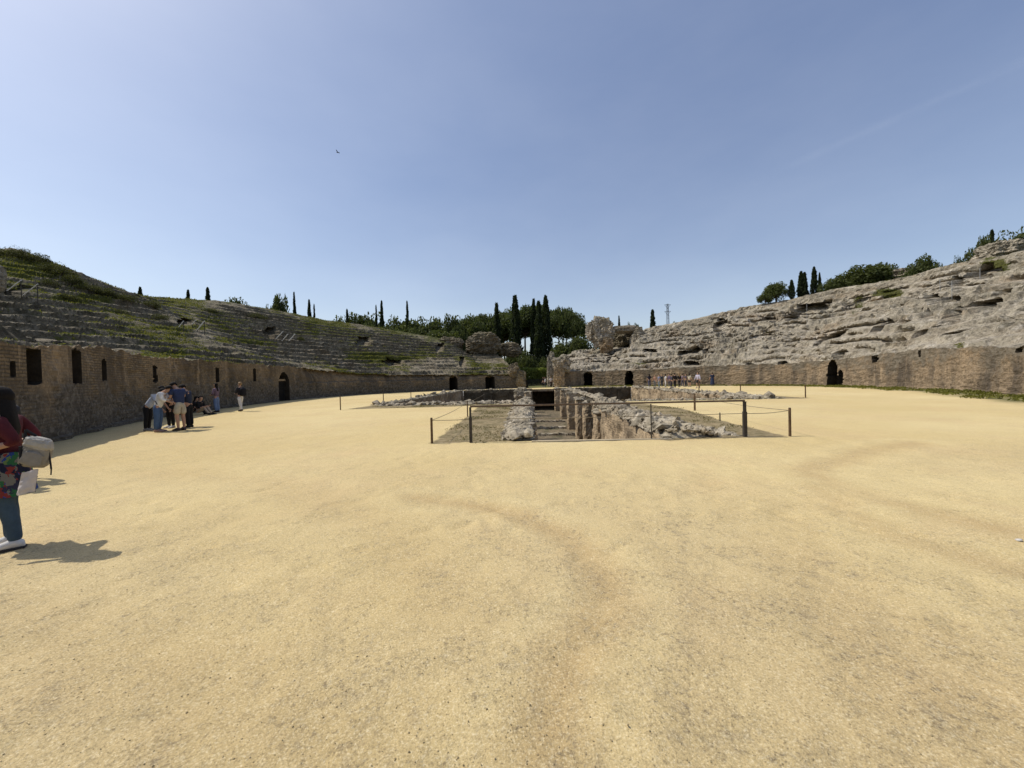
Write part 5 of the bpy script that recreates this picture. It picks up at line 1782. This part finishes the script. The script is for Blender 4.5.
    def hat(self, col):
        J, H = self.J, self.H
        gg = Geo()
        c_ = J['crown']
        gg.tube(c_ + Vector((0, 0, -0.01 * H)), c_ + Vector((0, 0, 0.0)), 0.09 * H, 0.085 * H, 20)
        gg.ball(c_ + Vector((0, 0, 0.005 * H)), (0.058 * H, 0.06 * H, 0.05 * H), 2)
        gg.done('hat', cloth(col, 'hat'), self.root, True)

    def shoes(self, col, sole=None):
        for n_ in 'lr':
            J, H = self.J, self.H
            a, t_ = J['ankle_' + n_], J['toe_' + n_]
            fl = (t_ - a); fl.z = 0; fl.normalize()
            z0 = 0.0 if a.z < 0.06 * H else a.z - 0.045 * H
            sd_ = Vector((-fl.y, fl.x, 0))
            prof = [(-0.036, 0.010, 0.024), (-0.030, 0.021, 0.05), (-0.006, 0.027, 0.066), (0.018, 0.027, 0.064), (0.04, 0.028, 0.054), (0.07, 0.03, 0.043), (0.1, 0.028, 0.035), (0.122, 0.019, 0.026), (0.13, 0.006, 0.012)]
            bm = bmesh.new()
            rings_ = []
            for y_, hw_, hh in prof:
                ring = []
                for t_ in np.linspace(0, 2 * np.pi, 14, endpoint=False):
                    x_ = math.cos(t_) * hw_
                    z_ = hh * (0.5 + 0.5 * math.sin(t_)) ** 0.8
                    ring.append(bm.verts.new(Vector((a.x, a.y, z0 + 0.004)) + fl * y_ * H + sd_ * x_ * H + Vector((0, 0, z_ * H))))
                rings_.append(ring)
            for r0, r1 in zip(rings_[:-1], rings_[1:]):
                for i in range(14):
                    bm.faces.new((r0[i], r0[(i + 1) % 14], r1[(i + 1) % 14], r1[i]))
            bm.faces.new(rings_[0][::-1]); bm.faces.new(rings_[-1])
            bmesh.ops.recalc_face_normals(bm, faces=bm.faces)
            me = bpy.data.meshes.new('shoe')
            bm.to_mesh(me); bm.free()
            me.materials.append(cloth(col, 'shoe'))
            me.polygons.foreach_set('use_smooth', np.full(len(me.polygons), True))
            o = link('shoe', me, self.root)
            if sole:
                gg = Geo()
                ang = math.atan2(fl.y, fl.x)
                c_ = Vector((a.x, a.y, 0)) + fl * 0.046 * H
                gg.box(Vector((c_.x, c_.y, z0 + 0.012)), (0.172 * H, 0.058 * H, 0.024), Matrix.Rotation(ang, 3, 'Z'))
                s_ = gg.done('sole', cloth(sole, 'sole'), o)
                bmod = s_.modifiers.new('b', 'BEVEL'); bmod.width = 0.008; bmod.segments = 3

    def bag(self, c_, size, col, name='backpack'):
        gg = Geo()
        gg.box(c_, size)
        o = gg.done(name, cloth(col, 'bag'), self.root, True)
        mo = o.modifiers.new('b', 'BEVEL'); mo.width = min(size) * 0.4; mo.segments = 4
        return o


def gpt(px, py):
    return Vector(ground_at(px, py))


# the woman at the left edge, facing left
WF = gpt(11, 547.5)
w = Person('woman in dark red top and patterned skirt with beige backpack, standing at the left edge', WF, R(122), 1.53, None, bend=0.0, stride=0.03,
           arms=((0.13, -0.085, 0.665), (0.10, 0.09, 0.615)), head_tilt=0.22)
w.body(True, 2, True)
M['maroon'] = plain('maroon_knit', (0.085, 0.016, 0.02), 0.9, 0.2, 20, 0.004)
o = w.top((0.085, 0.016, 0.02), 1.3, 0.03, 'jumper', 0.009, 2)
m, nt, b = mat('patterned_cloth')
n = N(nt)
c = n.coord()
vc = nt.nodes.new('ShaderNodeTexVoronoi')
nt.links.new(n.mix(0.2, n.mapping(c, (1, 1, 0.45)), n.noise(c, 7, 4, 0.65, 'Color')), vc.inputs['Vector'])
vc.inputs['Scale'].default_value = 24
sep = nt.nodes.new('ShaderNodeSeparateColor')
nt.links.new(vc.outputs['Color'], sep.inputs[0])
rp = nt.nodes.new('ShaderNodeValToRGB')
rp.color_ramp.interpolation = 'CONSTANT'
els = rp.color_ramp.elements
els[0].color = (0.012, 0.015, 0.035, 1)
els[1].position = 0.22; els[1].color = (0.02, 0.05, 0.22, 1)
for p_, c_ in ((0.38, (0.03, 0.12, 0.05, 1)), (0.5, (0.2, 0.035, 0.03, 1)), (0.64, (0.16, 0.15, 0.13, 1)), (0.76, (0.12, 0.18, 0.06, 1)), (0.88, (0.03, 0.03, 0.06, 1))):
    e = els.new(p_); e.color = c_
nt.links.new(sep.outputs[0], rp.inputs[0])
nt.links.new(rp.outputs[0], b.inputs['Base Color'])
w.skirt(None, 0.60, 0.335, 0.098, 0.135, 'skirt', m)
w.legs((0.045, 0.075, 0.11), 2.0, 'jeans', 0.002, 2)
w.hair(HAIR, 0.19)
w.shoes((0.62, 0.6, 0.57), (0.04, 0.035, 0.035))
H = w.H
# backpack hanging from her bent arm, and a paper in her hand
bl = at_depth(37, 453, WF.y - 0.1)
bk = thing('backpack', 'beige grey backpack hanging behind the woman at the left edge', 'backpack', bl, R(32))
bk.scale = (0.62, 0.70, 0.78)
CB = plain('beige_canvas', (0.26, 0.235, 0.195), 0.9, 0.12, 14, 0.006)
CB2 = plain('pale_canvas', (0.38, 0.355, 0.31), 0.9, 0.12, 14, 0.006)
CD = plain('black_webbing', (0.02, 0.02, 0.022), 0.8, 0.2)
def soft_box(name, c_, size, mt_, par, bev=0.05, rot=None):
    gg = Geo(); gg.box(Vector(c_), size, rot)
    o_ = gg.done(name, mt_, par, True)
    md = o_.modifiers.new('b', 'BEVEL'); md.width = bev; md.segments = 5
    sb = o_.modifiers.new('s', 'SUBSURF'); sb.levels = sb.render_levels = 2
    return o_
tilt = Matrix.Rotation(R(20), 3, 'Y')
def soft_blob(name, c_, rad, mt_, par, rot, p_=0.55, lump=0.12, seed=0.0):
    bm = bmesh.new()
    bmesh.ops.create_icosphere(bm, subdivisions=5, radius=1)
    co = np.array([v_.co[:] for v_ in bm.verts])
    P_ = np.sign(co) * np.abs(co) ** p_
    k = 1 + lump * fbm(co[:, 0] * 1.2 + seed, co[:, 1] * 1.2, co[:, 2] * 1.2, 3) + 0.035 * fbm(co[:, 0] * 3 + seed, co[:, 1] * 3, co[:, 2] * 5, 3, 0.6, True)
    P_ = P_ * k[:, None] * np.array(rad)
    P_[:, 0] *= 1 - 0.16 * np.clip(P_[:, 2] / rad[2], -1, 1)
    P_ = P_ @ np.array(rot).T + np.array(c_)
    for v_, q__ in zip(bm.verts, P_):
        v_.co = q__
    me = bpy.data.meshes.new(name)
    bm.to_mesh(me); bm.free()
    me.materials.append(mt_)
    me.polygons.foreach_set('use_smooth', np.full(len(me.polygons), True))
    return link(name, me, par)
soft_blob('bag_body', (0, 0, 0), (0.135, 0.085, 0.165), CB, bk, tilt, 0.6, 0.10, 1.0)
soft_blob('flap', (0.035, -0.012, 0.115), (0.135, 0.092, 0.065), CB2, bk, tilt, 0.6, 0.14, 4.0)
soft_blob('front_pocket', (-0.012, -0.085, -0.055), (0.1, 0.035, 0.085), CB, bk, tilt, 0.55, 0.12, 7.0)
gg = Geo(); gg.tube((0.12, -0.02, 0.1), (0.155, -0.05, -0.2), 0.011); gg.tube((0.155, -0.05, -0.2), (0.15, -0.05, -0.27), 0.008); gg.done('strap', CD, bk)
gg = Geo(); gg.tube((-0.12, 0, 0.14), (-0.1, 0.0, 0.28), 0.016); gg.tube((-0.1, 0.0, 0.28), (0.0, 0.0, 0.2), 0.016); gg.tube((-0.13, -0.07, 0.1), (-0.13, -0.07, -0.12), 0.018); gg.done('shoulder_strap', CD, bk)
pl_ = at_depth(28, 482, WF.y - 0.24)
xs_, zs_ = np.meshgrid(np.linspace(-0.065, 0.065, 16), np.linspace(-0.1, 0.1, 22), indexing='ij')
fr_ = np.stack([xs_ * (1 - 0.5 * zs_) + 0.2 * zs_, -0.028 * np.cos(xs_ * 22) * np.clip(0.1 - zs_, 0, 1) * 5 - 0.012 * fbm(xs_ * 18, zs_ * 14, 2, 3), zs_ + 0.012 * np.sin(xs_ * 30)], -1)
bk_ = fr_ * np.array([1, -1, 1])
vv_ = np.concatenate([fr_.reshape(-1, 3), bk_.reshape(-1, 3)])
qq_ = np.concatenate([grid_quads(16, 22), grid_quads(16, 22, True) + 16 * 22])
o = link('paper_bag', np_mesh('paper_bag', vv_, qq_, plain('white_paper', (0.52, 0.47, 0.44), 0.8, 0.12, 14), True), None, pl_)
o.rotation_euler = (0, 0, R(10))
tag(o, 'pale paper bag hanging against the patterned skirt under the backpack', 'bag')

# people whose shadows lie behind the woman
for px, py, lab, cc_ in [(6, 482, 'person in dark clothes standing hidden behind the woman with the backpack', (0.03, 0.03, 0.035)), (-14, 490, 'person in grey standing just off the left edge behind the woman', (0.2, 0.2, 0.2))]:
    q_ = Person(lab, gpt(px, py), R(90), 1.5)
    q_.body(True); q_.top(cc_, 0.6); q_.legs((0.03, 0.035, 0.05)); q_.hair(); q_.shoes((0.05, 0.05, 0.05))

# stooping group on the left
GN = 'visitors stooping together by the shaded wall'
q_ = Person('visitor in pale blue shirt and black trousers bending over, outermost of the stooping group', gpt(148, 431), R(-75), 1.62, GN, bend=0.72, head_tilt=0.1, arms=((0.12, 0.06, 0.6), (0.1, 0.12, 0.5)))
q_.body(); q_.top((0.42, 0.46, 0.55), 0.7, 0.08, 'shirt', 0.02); q_.legs((0.012, 0.012, 0.014)); q_.hair(); q_.shoes((0.2, 0.2, 0.2))
q_ = Person('visitor in white top with black strap and wide blue denim, stooping in the group', gpt(158.5, 432), R(-70), 1.62, GN, bend=0.34, head_tilt=0.55, arms=((0.11, 0.12, 0.66), (0.05, 0.24, 0.60)))
q_.body(); q_.top((0.68, 0.68, 0.68), 1.5, 0.08, 'shirt', 0.02); q_.legs((0.07, 0.12, 0.22), 2.0, 'jeans', 0.014); q_.hair(); q_.shoes((0.3, 0.2, 0.18))
gg = Geo()
J_ = q_.J
sp4 = [J_['shoulder_l'] + Vector((0.03, 0.0, 0.07)), J_['chest'] + Vector((0.0, -0.125, 0.04)), J_['waist'] + Vector((0.12, -0.06, 0.03)), J_['pelvis'] + Vector((0.14, 0.05, 0.06))]
for a, b__ in zip(sp4[:-1], sp4[1:]):
    gg.tube(a, b__, 0.013)
gg.done('strap', CD, q_.root)
q_ = Person('visitor in black seen between the white top and the navy shirt, stooping', gpt(171, 428), R(170), 1.6, GN, bend=0.3, head_tilt=0.5, arms=((0.11, 0.12, 0.66), (0.05, 0.22, 0.60)))
q_.body(); q_.top((0.02, 0.018, 0.02), 0.6); q_.legs((0.012, 0.012, 0.014)); q_.hair(HAIR, 0.12); q_.shoes((0.5, 0.48, 0.45))
q_ = Person('man in navy t-shirt and khaki shorts looking down within the stooping group', gpt(181, 430.5), R(78), 1.72, GN, bend=0.22, head_tilt=0.6, arms=((0.13, 0.06, 0.66), (0.06, 0.22, 0.62)))
q_.body(); q_.top((0.03, 0.042, 0.095), 0.75, 0.075, 'shirt', 0.02); q_.legs((0.40, 0.36, 0.28), 0.92, 'shorts', 0.014); q_.hair(); q_.shoes((0.07, 0.05, 0.05))
q_ = Person('visitor in dark navy and black behind the man in khaki shorts', gpt(189.5, 427.5), R(100), 1.6, GN, bend=0.15, head_tilt=0.5)
q_.body(); q_.top((0.02, 0.028, 0.055), 0.7, 0.08); q_.legs((0.01, 0.01, 0.012), 2.0, 'trousers', 0.012); q_.hair(); q_.shoes((0.03, 0.03, 0.03))
# sitting by the wall
q_ = Person('seated visitor in black top and beige trousers on the ground by the shaded wall', gpt(199, 415), R(-85), 1.62, None, bend=0.15, sit=True, arms=((0.14, 0.1, 0.62), (0.1, 0.24, 0.66)))
q_.body(); q_.top((0.012, 0.012, 0.013), 1.3); q_.legs((0.38, 0.31, 0.25)); q_.hair(); q_.shoes((0.02, 0.02, 0.02))
q_ = Person('second seated visitor in dark clothes half hidden beside the wall', gpt(192, 415), R(-60), 1.6, None, bend=0.3, sit=True, arms=((0.14, 0.1, 0.62), (0.1, 0.24, 0.66)))
q_.body(); q_.top((0.02, 0.016, 0.016), 0.8); q_.legs((0.02, 0.02, 0.02)); q_.hair(HAIR, 0.12); q_.shoes((0.02, 0.02, 0.02))
# two walkers
q_ = Person('dark haired visitor in mauve shirt and light blue jeans standing by the shaded wall', gpt(217, 412.3), R(95), 1.62, None, bend=0.03, arms=((0.14, 0.03, 0.63), (0.05, 0.16, 0.6)))
q_.body(); q_.top((0.16, 0.11, 0.15), 1.5); q_.legs((0.14, 0.2, 0.34), 2.0, 'jeans', 0.014); q_.hair(HAIR, 0.14); q_.shoes((0.04, 0.03, 0.03))
q_ = Person('visitor in white trousers and dark jacket walking by the shaded wall', gpt(241, 411.5), R(75), 1.65, None, bend=0.02, stride=0.09, arms=((0.14, 0.03, 0.63), (0.06, 0.16, 0.62)))
q_.body(); q_.top((0.02, 0.02, 0.024), 1.2, 0.05, 'jacket', 0.02); q_.legs((0.62, 0.6, 0.58), 2.0); q_.hair(HAIRB); q_.shoes((0.04, 0.03, 0.03))
q_.bag(q_.J['chest'] + Vector((0, -0.2, -0.12)), (0.3, 0.2, 0.45), (0.01, 0.01, 0.013))

# the far crowd
FAR = [(649.5, 386.8, (0.02, 0.018, 0.03), (0.05, 0.06, 0.12), 'dark top and blue trousers, at the far left of the crowd', 1.72), (655, 386.6, (0.30, 0.17, 0.12), (0.12, 0.13, 0.15), 'orange brown top, second in the crowd', 1.6),
       (659, 387.4, (0.16, 0.17, 0.24), (0.16, 0.2, 0.24), 'grey blue top and pale jeans, third in the crowd', 1.62), (665.5, 387.3, (0.66, 0.64, 0.64), (0.64, 0.62, 0.6), 'all in white, brightest of the crowd', 1.66),
       (669.5, 386.5, (0.10, 0.07, 0.12), (0.06, 0.06, 0.08), 'purple top right of the one in white', 1.7), (675, 387.6, (0.015, 0.013, 0.015), (0.012, 0.012, 0.014), 'all in black, nearest in the crowd', 1.72),
       (679.5, 387, (0.02, 0.018, 0.02), (0.015, 0.015, 0.02), 'all in black behind the nearest one', 1.7), (682.5, 386.5, (0.16, 0.12, 0.14), (0.05, 0.05, 0.08), 'dusty pink top in the crowd', 1.66),
       (686, 386.8, (0.07, 0.06, 0.12), (0.02, 0.02, 0.035), 'indigo top in the crowd', 1.64), (689.5, 386.9, (0.50, 0.45, 0.35), (0.03, 0.03, 0.035), 'cream top and dark shorts, right end of the tight crowd', 1.66),
       (671.5, 387.2, (0.08, 0.075, 0.1), (0.03, 0.03, 0.05), 'slate top between white and black', 1.62), (662, 386.4, (0.06, 0.07, 0.09), (0.05, 0.06, 0.08), 'dark grey top left of the one in white', 1.64),
       (698.2, 388.2, (0.45, 0.42, 0.5), (0.30, 0.2, 0.17), 'lilac top with black bag, walking apart from the crowd', 1.78), (712.5, 386.0, (0.022, 0.03, 0.065), (0.025, 0.034, 0.075), 'navy blue long dress standing alone right of the crowd', 1.72),
       (543.5, 386.6, (0.03, 0.02, 0.02), (0.02, 0.02, 0.025), 'dark clothes in the exit passage, leftmost there', 1.7), (545.5, 387, (0.6, 0.56, 0.55), (0.05, 0.05, 0.06), 'white shirt in the exit passage, nearest the hedge', 1.62),
       (551, 387.2, (0.55, 0.5, 0.48), (0.06, 0.04, 0.04), 'white shirt in the exit passage, middle one', 1.66), (554.5, 387.0, (0.6, 0.42, 0.4), (0.04, 0.03, 0.04), 'pink shirt in the exit passage beside the ochre pier', 1.64)]
for k, (px, py, c1, c2, lab, h_) in enumerate(FAR):
    loc = gpt(px, py)
    if px < 560:
        loc = Vector(at_depth(px, 387.3, 62 + (k % 3))); loc.z = 0
    q_ = Person('person in ' + lab, loc, random.uniform(-2.5, 2.5), h_, 'visitors at the far end of the arena', stride=random.choice([0, 0.03, 0.06]), bend=random.uniform(0, 0.08))
    q_.body(False)
    q_.top(c1, random.choice([0.6, 1.4]))
    if 'dress' in lab:
        q_.skirt(c2, 0.62, 0.1, 0.09, 0.15, 'dress')
        q_.legs(c2, 1.2)
    elif 'shorts' in lab or 'lilac' in lab:
        q_.legs((0.03, 0.03, 0.035), 0.9, 'shorts', 0.012)
    else:
        q_.legs(c2)
    q_.hair(HAIRB if k % 5 == 1 else HAIR, 0.12 if k % 3 == 0 else 0.0)
    q_.shoes((0.25, 0.22, 0.2))
    if 'bag' in lab:
        q_.bag(q_.J['waist'] + Vector((0, -0.16, 0.02)), (0.3, 0.18, 0.4), (0.012, 0.012, 0.015))

bpy.context.view_layer.update()
